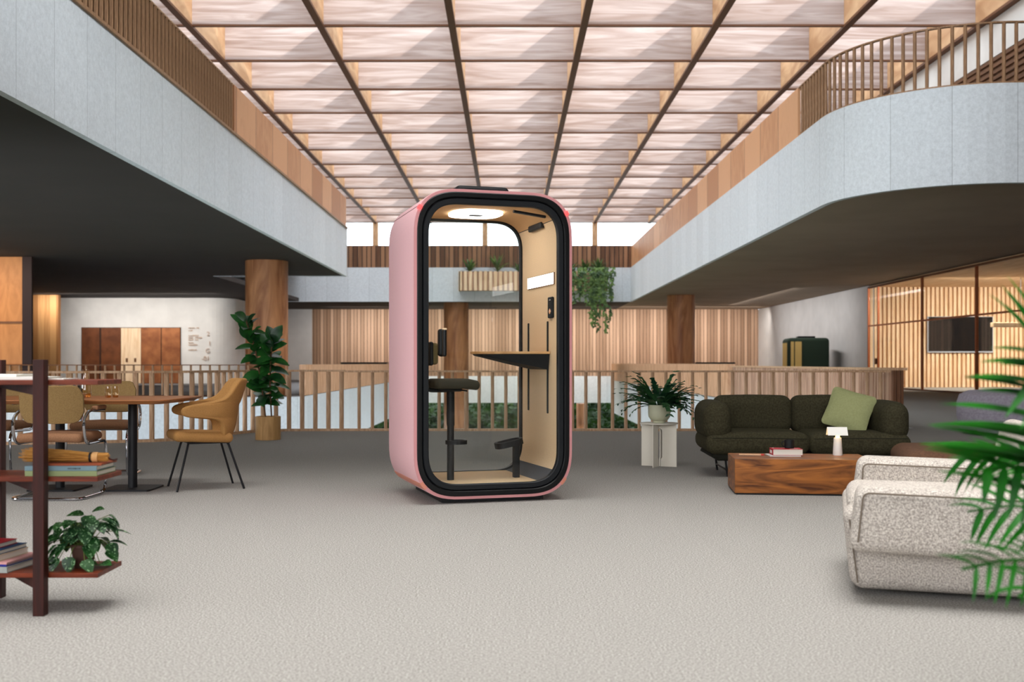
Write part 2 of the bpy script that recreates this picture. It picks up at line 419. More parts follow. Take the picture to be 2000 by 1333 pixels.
M_pothos = leafmat('pothos_leaf', (20, 58, 28), (44, 96, 40), 9, .45, spots=(142, 182, 132))
M_palm = leafmat('palm_leaf', (4, 76, 4), (24, 118, 10), 6, .5, .3, trans=.25)
M_vine = leafmat('vine_leaf', (52, 78, 38), (104, 134, 62), 3, .6)
M_tree = leafmat('tree_leaf', (16, 38, 8), (46, 76, 20), .7, .7, trans=.35)
M_stem = mat('stem', (96, 112, 50), .7)
M_bark = mat('bark', (92, 66, 46), .9)

# ------------------------------------------------------------------ the building
ZS, ZT, ZR = 4.40, 6.26, 7.42      # soffit, slab top, balustrade top
ZB, ZC = 9.84, 11.2                # underside of the skylight grid, its top
def ribbon(path, z0, z1, m, name, th=.2, inward=None, cap=False):
    """vertical band following a plan polyline, real thickness th (to the left of travel), u = arc length"""
    b = MB(); pts = [Vector((p[0], p[1], 0)) for p in path]; N = len(pts); off = []
    for i in range(N):
        d = (pts[min(i + 1, N - 1)] - pts[max(i - 1, 0)]).normalized()
        off.append(pts[i] + Vector((-d.y, d.x, 0)) * th)
    s = 0
    V = []
    for i in range(N):
        if i: s += (pts[i] - pts[i - 1]).length
        V.append((s, [b.bm.verts.new((q.x, q.y, z)) for q in (pts[i], off[i]) for z in (z0, z1)]))
    for (s0, a), (s1, c) in zip(V, V[1:]):
        for q in (((a[0], c[0], c[1], a[1])), ((a[2], a[3], c[3], c[2])), ((a[1], c[1], c[3], a[3])), ((a[0], a[2], c[2], c[0]))):
            f = b.bm.faces.new(q)
            for lp in f.loops:
                isc = lp.vert in c
                lp[b.uv].uv = (s1 if isc else s0, lp.vert.co.z)
    b.bm.faces.new([V[0][1][k] for k in (0, 1, 3, 2)]); b.bm.faces.new([V[-1][1][k] for k in (0, 2, 3, 1)])
    return b.build(name, m)
def railing(path, z0, h, name, label, spacing, mpost, mrail, r=.028, group=None, start=0.0, w=.05):
    root = thing(name, label, 'railing', (path[0][0], path[0][1], z0))
    o = Vector((path[0][0], path[0][1], 0))
    pts = [Vector((p[0], p[1], 0)) - o for p in path]
    first = None
    for (p, d) in resample(pts, spacing)[:100]:
        if first is None:
            first = MB().lathe([(r, .02), (r, h - .02)], n=8).build('post', mpost, root, smooth=True); q = first
        else:
            q = first.copy(); col.objects.link(q); q.parent = root
        q.location = p
    def rail(nm, za, zb, ww):
        b = MB(); V = []
        N = len(pts)
        for i in range(N):
            d = (pts[min(i + 1, N - 1)] - pts[max(i - 1, 0)]).normalized(); n = Vector((-d.y, d.x, 0)) * ww
            V.append([b.bm.verts.new(q) for q in (pts[i] - n + Vector((0, 0, za)), pts[i] + n + Vector((0, 0, za)), pts[i] + n + Vector((0, 0, zb)), pts[i] - n + Vector((0, 0, zb)))])
        for a, c in zip(V, V[1:]):
            for k in range(4): b.bm.faces.new([a[k], a[(k + 1) % 4], c[(k + 1) % 4], c[k]])
        b.bm.faces.new(V[0][::-1]); b.bm.faces.new(V[-1])
        return b.build(nm, mrail, root)
    rail('handrail', h - .03, h, w); rail('base_rail', 0, .035, w)
    return root

def arc(cx, cy, r, a0, a1, n=10):
    return [(cx + r * math.cos(R(a0 + (a1 - a0) * i / n)), cy + r * math.sin(R(a0 + (a1 - a0) * i / n))) for i in range(n + 1)]

# near edge of the floor (follows the railing)
edge = [(-19, 12.9), (-11, 13.2), (-7, 13.6), (-5.5, 13.95), (-4.7, 14.25), (-4.35, 14.55), (-4.15, 15.1), (-4.0, 15.8), (-3.8, 16.3), (-3.4, 16.5), (-2.5, 16.55), (0, 16.55), (3, 16.55), (5.4, 16.5), (5.85, 16.5)]
fl = MB()
outer = edge + [(6.5, 17.2), (6.5, 67), (32, 67), (32, -14), (-26, -14), (-26, 12.9)]
fl.prism(outer[::-1], -.3, 0)
struct(fl.build('floor', M_carpet), 'grey wool carpet floor of the atrium hall', 'floor')
f2 = MB().prism([(-26, 33.5), (-7.4, 33.5)] + arc(-7.4, 34.3, .8, -90, 0)[1:] + [(-6.6, 67.2), (-26, 67.2)], -.3, 0)
struct(f2.build('floor_gallery_left', M_carpet_far), 'grey floor of the gallery across the opening on the left', 'floor')
f3 = MB().box(-40, 40, 12, 140, -6.3, -6.0)
struct(f3.build('floor_lower', mat('lower_floor', (110, 120, 90), .9)), 'ground below the atrium', 'ground')

# concrete bands around the opening, below this floor
lowL = [(-26, 33.5), (-6.6, 33.5), (-6.6, 66.9), (6.5, 66.9), (6.5, 17.2), (5.85, 16.5)]
lp = [(-26, 33.45), (-7.4, 33.45)] + arc(-7.4, 34.25, .85, -90, 0) + [(-6.55, 66.0)]
struct(ribbon(lp, -2.0, -.02, M_concrete, 'trim_1', .15), 'pale concrete band under the left gallery edge', 'slab edge')
struct(ribbon([(-6.5, 66.9), (6.5, 66.9)], -1.43, .24, M_concrete, 'trim_2', .15), 'pale concrete band under the rear timber wall', 'slab edge')
struct(ribbon([(6.44, 66.5), (6.44, 17.2), (5.84, 16.6)], -2.0, -.02, M_concrete, 'trim_3', .15), 'pale concrete band under the right gallery edge', 'slab edge')
# parapets round the opening
par = MB().box(-6.75, -6.55, 34.6, 66.5, 0, 1.0)
tag(par.build('parapet', M_ply), 'plywood parapet along the left side of the opening, behind the booth', 'parapet')
par = MB().box(6.40, 6.62, 31.3, 66.5, 0, 1.02)
tag(par.build('parapet', M_ply), 'smooth plywood parapet on the right side of the opening', 'parapet')
rp = thing('slatted_parapet', 'slatted timber parapet behind the green sofa', 'parapet', (5.95, 16.6, 0), math.atan2(31.0 - 16.6, 6.5 - 5.95))
Lp = math.hypot(31.0 - 16.6, 6.5 - 5.95)
MB().box(0, Lp, -.17, 0, 0, .93).build('panel', wood('parapet_core', (120, 84, 62), (160, 118, 92), (3, 3, .3)), rp)
MB().box(-.03, Lp, -.22, .06, .93, .97).build('top_cap', M_rail, rp)
sl = MB(); x = .05; k = 0
while x < Lp - .2:
    w = .07 if k % 5 else .16
    sl.box(x, x + w, 0, .045, .02, .93); x += w + .075; k += 1
sl.build('slats', M_slat_par, rp)
slb = MB()
for k in range(3): slb.box(-.03, 0, -.16 + k * .06, -.12 + k * .06, .02, .93)
slb.build('end_slats', M_slat_par, rp)

# near railing in front of the opening
railing([(p[0], p[1] - .08) for p in edge[1:11]], 0, .94, 'railing', 'curved round-post timber railing behind the dining table and rubber plant', .2, M_rail, M_rail, r=.035)
railing([(p[0], p[1] - .08) for p in edge[10:]], 0, .93, 'railing', 'straight round-post timber railing across the opening behind the booth', .205, M_rail, M_rail, r=.026)
railing([(-19, 33.75), (-6.9, 33.75)], 0, 1.0, 'railing', 'far dark baluster railing on the left gallery edge', .3, M_rail_dk, M_grid_dark, r=.035)

# left balcony
LB = [(-6.25, -14), (-6.25, 41.4)]
struct(ribbon([(-6.25, 41.4), (-6.25, -14)][::-1], ZS, ZT, M_concrete, 'wall_balcony_left', .12), 'pale concrete band of the left balcony', 'balcony')
struct(ribbon([(-6.25, 41.4), (-11.4, 41.4)], ZS, ZT, M_concrete, 'wall_balcony_end', -.12), 'end of the left balcony band', 'balcony')
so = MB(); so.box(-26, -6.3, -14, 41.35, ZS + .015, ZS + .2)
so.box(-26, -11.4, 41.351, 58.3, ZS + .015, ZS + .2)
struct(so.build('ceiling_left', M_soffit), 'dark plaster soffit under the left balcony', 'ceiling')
ub = MB().box(-26, -6.6, -14, 41.3, ZT - .2, ZT); ub.box(-26, -11.4, 41.3, 58.3, ZT - .2, ZT)
struct(ub.build('floor_balcony_left', M_carpet_far), 'upper floor of the left balcony', 'floor')
MBp = MB().box(-6.33, -6.27, 24.5, 41.33, ZT + .036, ZR)
tag(MBp.build('balustrade_panel', M_ply_seam_Y), 'plywood balustrade panels on the far half of the left balcony', 'balustrade')
tag(MB().box(-11.4, -6.27, 41.34, 41.4, ZT + .004, ZR).build('balustrade_panel', M_ply), 'plywood balustrade panel across the far end of the left balcony', 'balustrade')
struct(MB().box(-6.3, -6.2, -2, 41.42, ZT - .02, ZT + .035).build('trim_4', M_rail_dk), 'slim timber strip along the left balcony top', 'trim')
railing([(-6.3, 9.2), (-6.3, 24.45)], ZT, ZR - ZT, 'railing', 'brown baluster railing on the near part of the left balcony', .21, M_rail_dk, M_rail, r=.042, w=.03)
# right balcony
RBp = [(6.66, 58.6), (6.66, 22.9)] + arc(9.56, 22.8, 2.9, 180, 270, 14) + [(30, 19.9)]
struct(ribbon(RBp, ZS, ZT, M_concrete, 'wall_balcony_right', .12), 'pale concrete band of the right balcony with rounded corner', 'balcony')
so = MB(); so.prism([(p[0] + .05, p[1] + (.05 if p[1] < 23 else 0)) for p in RBp] + [(30, 66.9), (6.7, 66.9)], ZS + .015, ZS + .15)
struct(so.build('ceiling_right', mat('soffit_right', (150, 132, 114), .9, noise_amt=.06, noise_scale=.6)), 'brownish plaster soffit under the right balcony', 'ceiling')
so = MB(); so.prism([(p[0] + .25, p[1] + (.25 if p[1] < 23 else 0)) for p in RBp] + [(30, 66.9), (6.9, 66.9)], ZT - .2, ZT - .02)
struct(so.build('floor_balcony_right', M_carpet_far), 'upper floor of the right balcony', 'floor')
tag(MB().box(6.7, 6.76, 24.8, 58.415, ZT + .004, ZR).build('balustrade_panel', M_ply_seam_Y), 'plywood balustrade panels along the right balcony', 'balustrade')
railing([(6.73, 24.75), (6.73, 22.9)] + arc(9.56, 22.8, 2.83, 180, 270, 20) + [(18, 19.97)], ZT, ZR - ZT, 'railing', 'thin baluster railing round the curved corner of the right balcony', .225, M_rail_dk, M_rail_dk, r=.036, w=.035)
# rear balcony
struct(ribbon([(-26, 58.4), (6.7, 58.4)], ZS, ZT, M_concrete, 'wall_balcony_rear', .12), 'pale concrete band of the rear balcony', 'balcony')
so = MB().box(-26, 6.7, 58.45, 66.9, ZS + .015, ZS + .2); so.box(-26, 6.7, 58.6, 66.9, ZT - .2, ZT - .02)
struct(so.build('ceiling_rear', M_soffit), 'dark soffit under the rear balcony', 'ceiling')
tag(MB().box(-11.3, 6.9, 58.42, 58.5, ZT + .004, ZR + .04).build('balustrade_panel', M_slat_dark), 'dark vertical-slat balustrade of the rear balcony', 'balustrade')

# walls below the balconies
struct(MB().box(-12.25, 15.6, 66.9, 67.2, .24, ZS + .1).build('wall_rear', M_planks), 'rear timber wall of vertical boards', 'wall')
struct(MB().box(-26, -12.25, 66.9, 67.2, 0, ZS + .1).build('wall_rear_left', M_greywall), 'pale wall beside the rear timber wall', 'wall')
struct(MB().box(15.6, 15.9, 46.4, 67.1, 0, ZS).build('wall_right', M_greywall), 'pale grey wall beside the meeting room', 'wall')
wl_ = MB(); wpath = [(-23.2, 55.0), (-15.4, 55.0)] + arc(-15.4, 56.2, 1.2, -90, 0) + [(-14.2, 66.9)]
struct(ribbon(wpath, 0, ZS, M_plaster, 'wall_left_rear', .25), 'white plaster wall with rounded corner on the left', 'wall')
struct(MB().box(-25.5, -22.1, 52.6, 52.9, 0, ZS).build('wall_left_boards', wood('left_boards', (150, 102, 58), (190, 140, 88), (4, 4, .2), 1.5, .6, plank=.3)), 'timber boarded wall left of the white plaster wall', 'wall')
struct(MB().box(-22.0, -15.32, 33.8, 34.0, 0, ZS).build('wall_left', wood('left_panels', (138, 84, 44), (184, 124, 72), (1.2, 1.2, .3), 1.6, .5, plank=2.4, seam=.03, distort=3)), 'warm timber panel wall at the far left', 'wall')
struct(MB().box(-15.32, -15.02, 33.76, 33.86, 0, ZS).build('trim_5', mat('dark_jamb', (40, 20, 18), .6)), 'dark red-brown jamb at the end of the timber panel wall', 'trim')
struct(MB().box(-22.0, -15.32, 33.77, 33.8, 2.3, 2.36).build('trim_6', M_grid_dark), 'dark joint across the timber panel wall', 'trim')
# copper panelled doors in the white wall
dz = 2.88
dr = thing('door_1', None, None, (-21.9, 54.97, 0)); struct(dr, 'row of copper and oak sliding doors in the white plaster wall', 'door')
MB().box(0, 5.1, -.02, .02, 0, dz).build('door_recess', mat('door_recess', (60, 36, 24), .6), dr)
M_cu = mat('copper_panel', (176, 112, 70), .45, metal=.3, c2=(140, 84, 52), noise_scale=2)
M_cud = mat('copper_panel_dark', (128, 76, 46), .45, metal=.3, c2=(100, 58, 36), noise_scale=2)
for (a, c, mm) in ((.03, .93, M_cud), (1.03, 2.03, M_cud), (3.08, 4.08, M_cu), (4.13, 5.07, M_cu)):
    MB().box(a, c, -.05, -.02, .02, dz - .03).build('door_panel', mm, dr)
oak = MB().box(2.05, 3.06, -.06, -.02, .02, dz - .03).build('door_panel', M_slat_light, dr)
for a in (2.3, 2.73): MB().box(a, a + .1, -.09, -.06, 1.1, 1.3).build('handle', M_grid_dark, oak)
# wall lettering
M_txt = mat('lettering', (196, 170, 150), .7)
def text(s, size, loc, name='letter', parent=None, m=None, rz=0, ex=.012):
    cu = bpy.data.curves.new(name, 'FONT'); cu.body = s; cu.size = size; cu.extrude = ex
    tmp = bpy.data.objects.new(name, cu); col.objects.link(tmp)
    dg = bpy.context.evaluated_depsgraph_get(); dg.update()
    me = bpy.data.meshes.new_from_object(tmp.evaluated_get(dg)); bpy.data.objects.remove(tmp)
    o = bpy.data.objects.new(name, me); col.objects.link(o)
    me.materials.clear(); me.materials.append(m or M_txt); o.location = loc; o.rotation_euler = (PI / 2, 0, rz)
    if parent: o.parent = parent
    return o
sg = thing('wall_lettering', 'tan floor directory lettering on the white plaster wall', 'lettering', (-15.75, 54.97, 0))
for s_, py in (('2', 649), ('1', 668), ('G', 682), ('-01', 697)):
    p = P(410, py, 54.97)
    text(s_, .32, ({'2': -.1, '1': -.02, 'G': -.16, '-01': -.36}[s_] + .42 - .05, -.01, p.z - .2), 'floor_number', sg)
sm = MB()
rr = random.Random(3)
for py, ws in ((641, (12, 4)), (646, (8,)), (656, (18,)), (660, (9, 14)), (664, (9, 6)), (670, (10,)), (674, (18,)), (684, (13,))):
    x = 0
    z = P(366, py, 54.9).z
    for w in ws:
        ww = w * 54.9 / F
        xx = x
        while xx < x + ww:
            q = rr.uniform(.03, .08); sm.box(xx - .66, xx + q - .66, -.012, 0, z - .03, z + rr.choice((.02, .035))); xx += q + .02
        x += ww + .1
sm.build('small_text_lines', M_txt, sg)

# columns
def column(px, Y, z0, z1, r, label):
    x = (px - CX) * Y / F
    o = MB().lathe([(r, z0), (r, z1)], n=40).build('column', M_column, smooth=True)
    o.location = (x, Y, 0); return struct(o, label, 'column')
column(521, 35.3, 0, ZS, .69, 'round timber-clad column behind the rubber plant')
column(1330, 53.0, 0, ZS, .68, 'round timber-clad column under the right balcony')
column(891, 59.6, -6, ZS, .69, 'round timber-clad column seen through the booth')
for x in (4.6, -12.0, 13.0):
    o = MB().lathe([(.28, -6), (.28, -1.5)], n=16).build('column', M_column, smooth=True); o.location = (x, 68, 0)
    struct(o, 'slim dark column on the lower level', 'column')

# skylight grid
ymin, ymax = 24.4, 67.0
H8 = ZB - H
xs = [-8.3 - 3.42 * 1, -8.3, -4.88, -1.46, 1.96, 5.38, 8.8, 12.22]
g = MB()
for x in xs: g.box(x - .07, x + .07, ymin, ymax, ZB, ZC)
struct(g.build('ceiling_beams', M_grid_long), 'long timber beams of the skylight grid', 'ceiling')
g = MB()
for x in xs: g.box(x - .09, x + .09, ymin, ymax, ZB - .07, ZB - .001)
struct(g.build('ceiling_beam_edges', M_grid_dark), 'dark lower edges of the long skylight beams', 'ceiling')
ys = []; k = -12
while True:
    Y = H8 * F * (.001515 + .000176 * k)
    if Y > 66.8: break
    if Y > ymin: ys.append(Y)
    k += 1
g = MB(); ge = MB()
for y in ys:
    for a, c in zip(xs, xs[1:]): g.box(a + .071, c - .071, y - .03, y + .03, ZB + .02, ZC - .03)
    for a, c in zip(xs, xs[1:]): ge.box(a + .091, c - .091, y - .05, y + .05, ZB - .03, ZB + .018)
struct(g.build('ceiling_baffles', M_grid_cross), 'pale streaked cross baffles of the skylight grid', 'ceiling')
struct(ge.build('ceiling_baffle_edges', M_grid_dark), 'dark lower edges of the cross baffles', 'ceiling')
struct(MB().box(xs[0], xs[-1], -14, 24.3, ZB + .02, ZB + .2).build('ceiling_near', M_plaster), 'solid ceiling over the near part of the hall', 'ceiling')
struct(MB().box(xs[0], xs[-1], 24.3, 67.2, ZC + .05, ZC + .07).build('ceiling_glass', M_glass_roof), 'glass roof over the skylight grid', 'ceiling')
struct(MB().box(-26, xs[0], -14, 67.2, ZC - .2, ZC + .1).build('ceiling_roof_left', M_plaster), 'solid roof left of the skylight', 'ceiling')
struct(MB().box(xs[-1], 32, -14, 67.2, ZC - .2, ZC + .1).build('ceiling_roof_right', M_plaster), 'solid roof right of the skylight', 'ceiling')
up = MB().box(xs[-1] + .1, xs[-1] + .4, -14, 67, 8.82, ZC)
struct(up.build('wall_upper_right', M_plaster), 'white upper wall right of the skylight', 'wall')
upw = MB(); upw.box(xs[-1] + .16, xs[-1] + .4, -14, 67, ZT, 8.82)
for k in range(16): upw.box(xs[-1] + .1, xs[-1] + .16, -14, 67, ZT + .05 + k * .16, ZT + .14 + k * .16)
struct(upw.build('wall_upper_right_slats', wood('upper_slats', (84, 56, 36), (124, 86, 58), (1, .2, 4), 1.5, .6)), 'dark horizontal slats under the upper right wall', 'wall')
struct(MB().box(xs[0] - .4, xs[0] - .1, -14, 67, ZT, ZC).build('wall_upper_left', M_plaster), 'white upper wall left of the skylight', 'wall')
# rear clerestory windows
wx = [-15.4, -8.3, -1.46, 5.4, 12.2]
for i, (a, c) in enumerate(zip(wx, wx[1:])):
    w = thing('window_%d' % (i + 1), None, None, ((a + c) / 2, 67.0, 7.0)); tag(w, 'clerestory pane above the rear balcony', 'window', None, 'structure')
    h = (c - a) / 2
    MB().box(-h + .15, h - .15, -.02, .02, 0, ZB - 7.0).build('pane', M_glass, w)
    MB().box(-h - .16, -h + .16, -.25, .15, -.7, ZB - 7.0).build('mullion', M_grid_long, w)
struct(MB().box(-26, 30, 66.9, 67.2, ZS + .1, 6.9).build('wall_rear_upper', M_plaster), 'low wall behind the rear balcony', 'wall')
struct(MB().box(-26, 30, 66.8, 67.2, ZB, ZC).build('wall_rear_top', M_grid_cross), 'beam above the clerestory windows', 'wall')
# enclosing walls out of view
struct(MB().box(-26, 32, -14.3, -14, 0, ZC).build('wall_back', M_plaster), 'wall behind the viewer', 'wall')
struct(MB().box(-26.3, -26, -14, 67, 0, ZC).build('wall_far_left', M_plaster), 'outer wall on the left', 'wall')
struct(MB().box(32, 32.3, -14, 67, 0, ZC).build('wall_far_right', M_plaster), 'outer wall on the right', 'wall')

# meeting room
XG = 15.6
struct(MB().box(XG + .3, 31.9, 46.45, 46.7, 0, ZS + .1).build('wall_meeting_rear', mat('slat_backing', (190, 142, 98), .7)), 'backing of the slatted meeting room wall', 'wall')
g = MB(); x = XG + .05
while x < 31.5: g.box(x, x + .115, 46.35, 46.45, .0, ZS - .05); x += .19
struct(g.build('wall_meeting_slats', M_slat_light), 'pale vertical slats on the meeting room rear wall', 'wall')
struct(MB().box(XG + .05, 31.9, 24, 46.4, ZS - .06, ZS - .01).build('ceiling_meeting', wood('meeting_ceiling', (214, 172, 128), (238, 204, 164), (4, .3, 1), 1.5, .6)), 'pale timber ceiling of the meeting room', 'ceiling')
gp = thing('window_5', None, None, (XG, 46.4, 0)); tag(gp, 'floor to ceiling glass partition of the meeting room with copper frame', 'window', None, 'structure')
frY = [46.4, 45.2, 40.4, 35.7, 31.0, 26.3]
for y in frY: MB().box(-.04, .04, y - 46.4 - .05, y - 46.4 + .05, 0, ZS - .07).build('frame_post', M_copper, gp)
MB().box(-.03, .03, -20, 0, 2.62, 2.68).build('transom', M_copper, gp)
MB().box(-.05, .05, -20, 0, ZS - .13, ZS - .06).build('head_frame', M_grid_dark, gp)
MB().box(-.04, .04, -20, 0, 0, .06).build('sill_frame', M_grid_dark, gp)
for a, c in zip(frY, frY[1:]): MB().box(-.006, .006, c - 46.4 + .06, a - 46.4 - .06, .07, ZS - .14).build('pane', M_glass_p, gp)
MB().box(-.1, -.04, -1.15, -1.05, 1.0, 1.25).build('door_handle', M_grid_dark, gp)
tv = thing('wall_screen', 'large black wall screen on the slatted meeting room wall', 'screen', (19.5, 46.3, 2.28))
MB().box(-1.42, 1.42, -.07, .02, -.78, .78).build('bezel', mat('screen_bezel', (170, 176, 186), .4), tv, bevel=.01)
MB().box(-1.38, 1.38, -.085, -.071, -.72, .76).build('display', M_screen, tv)
pl = thing('linear_pendant', 'long timber pendant bar hanging in the meeting room', 'lamp', (20.4, 41.0, 0))
MB().box(-1.9, 2.2, -.14, .14, 2.42, 2.6).build('lamp_bar', M_slat_light, pl, bevel=.02)
for x in (-.8, .8): MB().tube([(x, 0, 2.6), (x, 0, ZS - .06)], .012, 6).build('cable', M_black, pl)
MB().cyl(0, 0, ZS - .14, ZS - .06, .16).build('ceiling_rose', M_black, pl)
# dark lounge chair in meeting room
dc = thing('shell_chair', 'dark shell chair on wooden legs inside the meeting room', 'chair', (G(1992, 768).x + 1.2, 38.5, 0), 0)
MB().rbox(0, 0, .45, .62, .58, .12, .05).build('seat', M_olive, dc, smooth=True)
MB().rbox(0, .27, .72, .66, .1, .5, .05).build('backrest', M_olive, dc, smooth=True)
for sx in (-1, 1):
    for sy in (-1, 1): MB().tube([(sx * .2, sy * .18, .4), (sx * .28, sy * .26, 0)], .018, 8).build('leg', M_grid_long, dc)

# far dark green booth, and two dark counters on the far galleries
fb = thing('phone_booth', 'distant dark green booth with yellow glazed front against the grey wall', 'phone booth', (13.1, 50.0, 0), R(-6))
MB().rbox(.9, .95, 1.13, 1.9, 1.9, 2.2, .18).build('shell', M_darkgreen, fb, smooth=True)
MB().box(-.07, -.03, .3, 1.6, .25, 2.0).build('glass_side', mat('yellow_felt', (226, 192, 116), .8), fb)
MB().box(.05, .58, -.02, 0, .22, 2.05).build('glazed_front', mat('yellow_interior', (224, 190, 118), .8), fb)
for x in (.03, .22, .57): MB().box(x, x + .035, -.04, -.015, .2, 2.08).build('front_frame', M_black, fb)
MB().rbox(.9, .9, 2.27, .8, .6, .1, .04).build('roof_vent', M_black, fb)
o = MB().box(-9.9, -7.2, 63.3, 64.3, .98, 1.1); o.box(-9.7, -9.5, 63.4, 64.2, 0, .98); o.box(-7.6, -7.4, 63.4, 64.2, 0, .98)
tag(o.build('counter_table', M_blackm), 'long dark high counter on the left gallery before the boarded wall', 'table')
o = MB().box(11.0, 13.4, 63.3, 64.3, .98, 1.1); o.box(11.2, 11.4, 63.4, 64.2, 0, .98); o.box(13.0, 13.2, 63.4, 64.2, 0, .98)
tag(o.build('counter_table', M_blackm), 'long dark high counter on the right gallery before the boarded wall', 'table')

# planter on the rear balcony
pt = thing('balcony_planter', 'slatted timber planter trough hung on the rear balcony', 'planter', (-2.66, 57.6, 4.95))
MB().box(.05, 7.9, .1, .75, .02, 1.02).build('trough', M_slat_par, pt)
g = MB(); x = 0
while x < 7.9: g.box(x, x + .16, 0, .1, 0, 1.05); x += .27
g.box(-.02, .06, 0, .78, 0, 1.05); g.box(7.9, 7.98, 0, .78, 0, 1.05)
g.build('slats', M_slat_light, pt)
MB().box(.08, 7.88, .12, .72, 1.02, 1.04).build('soil', M_soil, pt)
rr = random.Random(5)
spk = None
for i, (x, h) in enumerate(((-2.1, .95), (-.6, 1.15), (.55, .7), (1.5, .65), (2.5, .7), (3.4, .75), (4.15, .8), (4.85, .95))):
    lab = ['broad spiky agave at the left end of the balcony planter', 'tall spiky plant next to the left end agave in the balcony planter', 'low spiky plant left of the middle of the balcony planter', 'short spiky plant in the middle of the balcony planter', 'short spiky plant right of the planter middle', 'spiky plant just right of the booth frame in the balcony planter', 'spiky plant left of the rightmost one in the balcony planter', 'rightmost upright spiky plant in the balcony planter'][i]
    b = MB()
    for k in range(26):
        a = rr.uniform(0, 2 * PI); e = rr.uniform(.5, 1.45)
        b.leaf((0, 0, 0), (math.cos(a) * math.cos(e), math.sin(a) * math.cos(e) * .5, math.sin(e)), (0, 0, 1), h * rr.uniform(.6, 1), .13, rr.uniform(.1, .6), 'strap', 4)
    o = b.build('spiky_plant', M_vine, recalc=False); o.location = (x, 57.95, 6.0)
    tag(o, lab, 'plant', 'plants in the balcony planter')
def vine(x0, n, wid, Lmin, Lmax, label, seed):
    rr = random.Random(seed); b = MB()
    for k in range(n):
        x = rr.uniform(-wid, wid); L = rr.uniform(Lmin, Lmax); y = rr.uniform(-.2, .05); z = .25; xx = x
        while z > -L:
            z -= .075; xx += rr.uniform(-.05, .05)
            for q in range(2):
                b.leaf((xx, y + (-.12 if z < 0 else 0), z), (rr.uniform(-1, 1), rr.uniform(-.8, .2), rr.uniform(-1, .1)), (0, -1, .4), rr.uniform(.12, .22), .1, .5, 'ovate', 3)
    o = b.build('trailing_vine', M_vine, recalc=False); o.location = (x0, 57.55, 6.0)
    tag(o, label, 'plant', 'plants in the balcony planter')
vine(3.75, 8, .35, .5, 1.9, 'trailing vine hanging just right of the booth edge from the balcony planter', 1)
vine(4.6, 15, .5, .8, 3.4, 'long trailing vine at the right end of the balcony planter', 2)
vine(5.45, 6, .3, .2, 1.6, 'loose vine sprays at the far right of the balcony planter', 4)

# trees outside, lower level
rr = random.Random(11)
for i, (x, y, r) in enumerate(((-14, 76, 3.2), (-8.5, 74, 3.0), (-3.5, 76, 3.3), (1.5, 74, 3.0), (6.5, 76, 3.4), (12, 75, 3.2), (-11, 83, 3.8), (-4, 84, 3.8), (3, 83, 3.8), (10, 84, 3.8))):
    t = thing('leafy_tree', ['leafy green tree outside the lower level at the far left', 'leafy green tree seen left of the booth through the railing', 'leafy green tree seen through the booth beside the timber column', 'leafy green tree seen through the right half of the booth', 'leafy green tree seen right of the booth through the railing', 'leafy green tree outside behind the right balcony edge', 'taller green tree in the second row at the far left', 'taller green tree in the second row behind the booth', 'taller green tree in the second row right of the timber column', 'taller green tree in the second row at the right'][i], 'tree', (x, y, -6), 0, 'trees outside the lower level')
    b = MB()
    for k in range(1500):
        a = rr.uniform(0, 2 * PI); u = rr.uniform(-1, 1); q = r * (.55 + .45 * rr.random()) * (.85 + .3 * noise.noise(Vector((math.cos(a) * 2 + i, math.sin(a) * 2, u * 2))))
        p = Vector((math.cos(a) * math.sqrt(1 - u * u) * q, math.sin(a) * math.sqrt(1 - u * u) * q, 2.6 + u * q * .85))
        b.leaf(p, (rr.uniform(-1, 1), rr.uniform(-1, 1), rr.uniform(-1, 1)), (rr.uniform(-1, 1), rr.uniform(-1, 1), 1), .45, .3, .3, 'ovate', 2)
    b.build('crown', M_tree, t, recalc=False)
    MB().tube([(0, 0, 0), (.1, 0, 2.4)], .16, 8).build('trunk', M_bark, t)

b = MB(); rr = random.Random(31)
b.box(-30, 30, 92, 94, -6, .6)
for k in range(4200):
    b.leaf((rr.uniform(-30, 30), 91.9 + rr.uniform(-.9, .1), rr.uniform(-6, .9)), (rr.uniform(-1, 1), rr.uniform(-1, 0), rr.uniform(-1, 1)), (0, -1, .3), .8, .5, .3, 'ovate', 2)
tag(b.build('hedge', M_tree, recalc=False), 'tall clipped green hedge outside behind the trees of the lower level', 'hedge')
# ------------------------------------------------------------------ the pink phone booth
PO = Vector((-.692, 7.83, 0)); PA = R(17.1); PW, PD = 1.233, .983
PZ0, PZ1, PR_ = .03, 2.333, .37
Mp = Matrix.Translation(PO) @ Matrix.Rotation(PA, 4, 'Z'); Mpi = Mp.inverted()
def podhit(px, py, axis, val):
    o = Mpi @ Vector((0, 0, H)); d = Mpi.to_3x3() @ Vector(((px - CX) / F, 1, -(py - CY) / F))
    t = (val - o[axis]) / d[axis]; return o + d * t
def outline(inset):
    pts = []
    for (cx, cz, a0) in ((PR_, PZ1 - PR_, 180), (PW - PR_, PZ1 - PR_, 90), (PW - PR_, PZ0 + PR_, 0), (PR_, PZ0 + PR_, -90)):
        for i in range(17):
            a = R(a0 - 90 * i / 16); q = PR_ - inset; e = 2 / 2.7
            c_, s_ = math.cos(a), math.sin(a)
            pts.append((cx + q * math.copysign(abs(c_) ** e, c_), cz + q * math.copysign(abs(s_) ** e, s_)))
    return pts
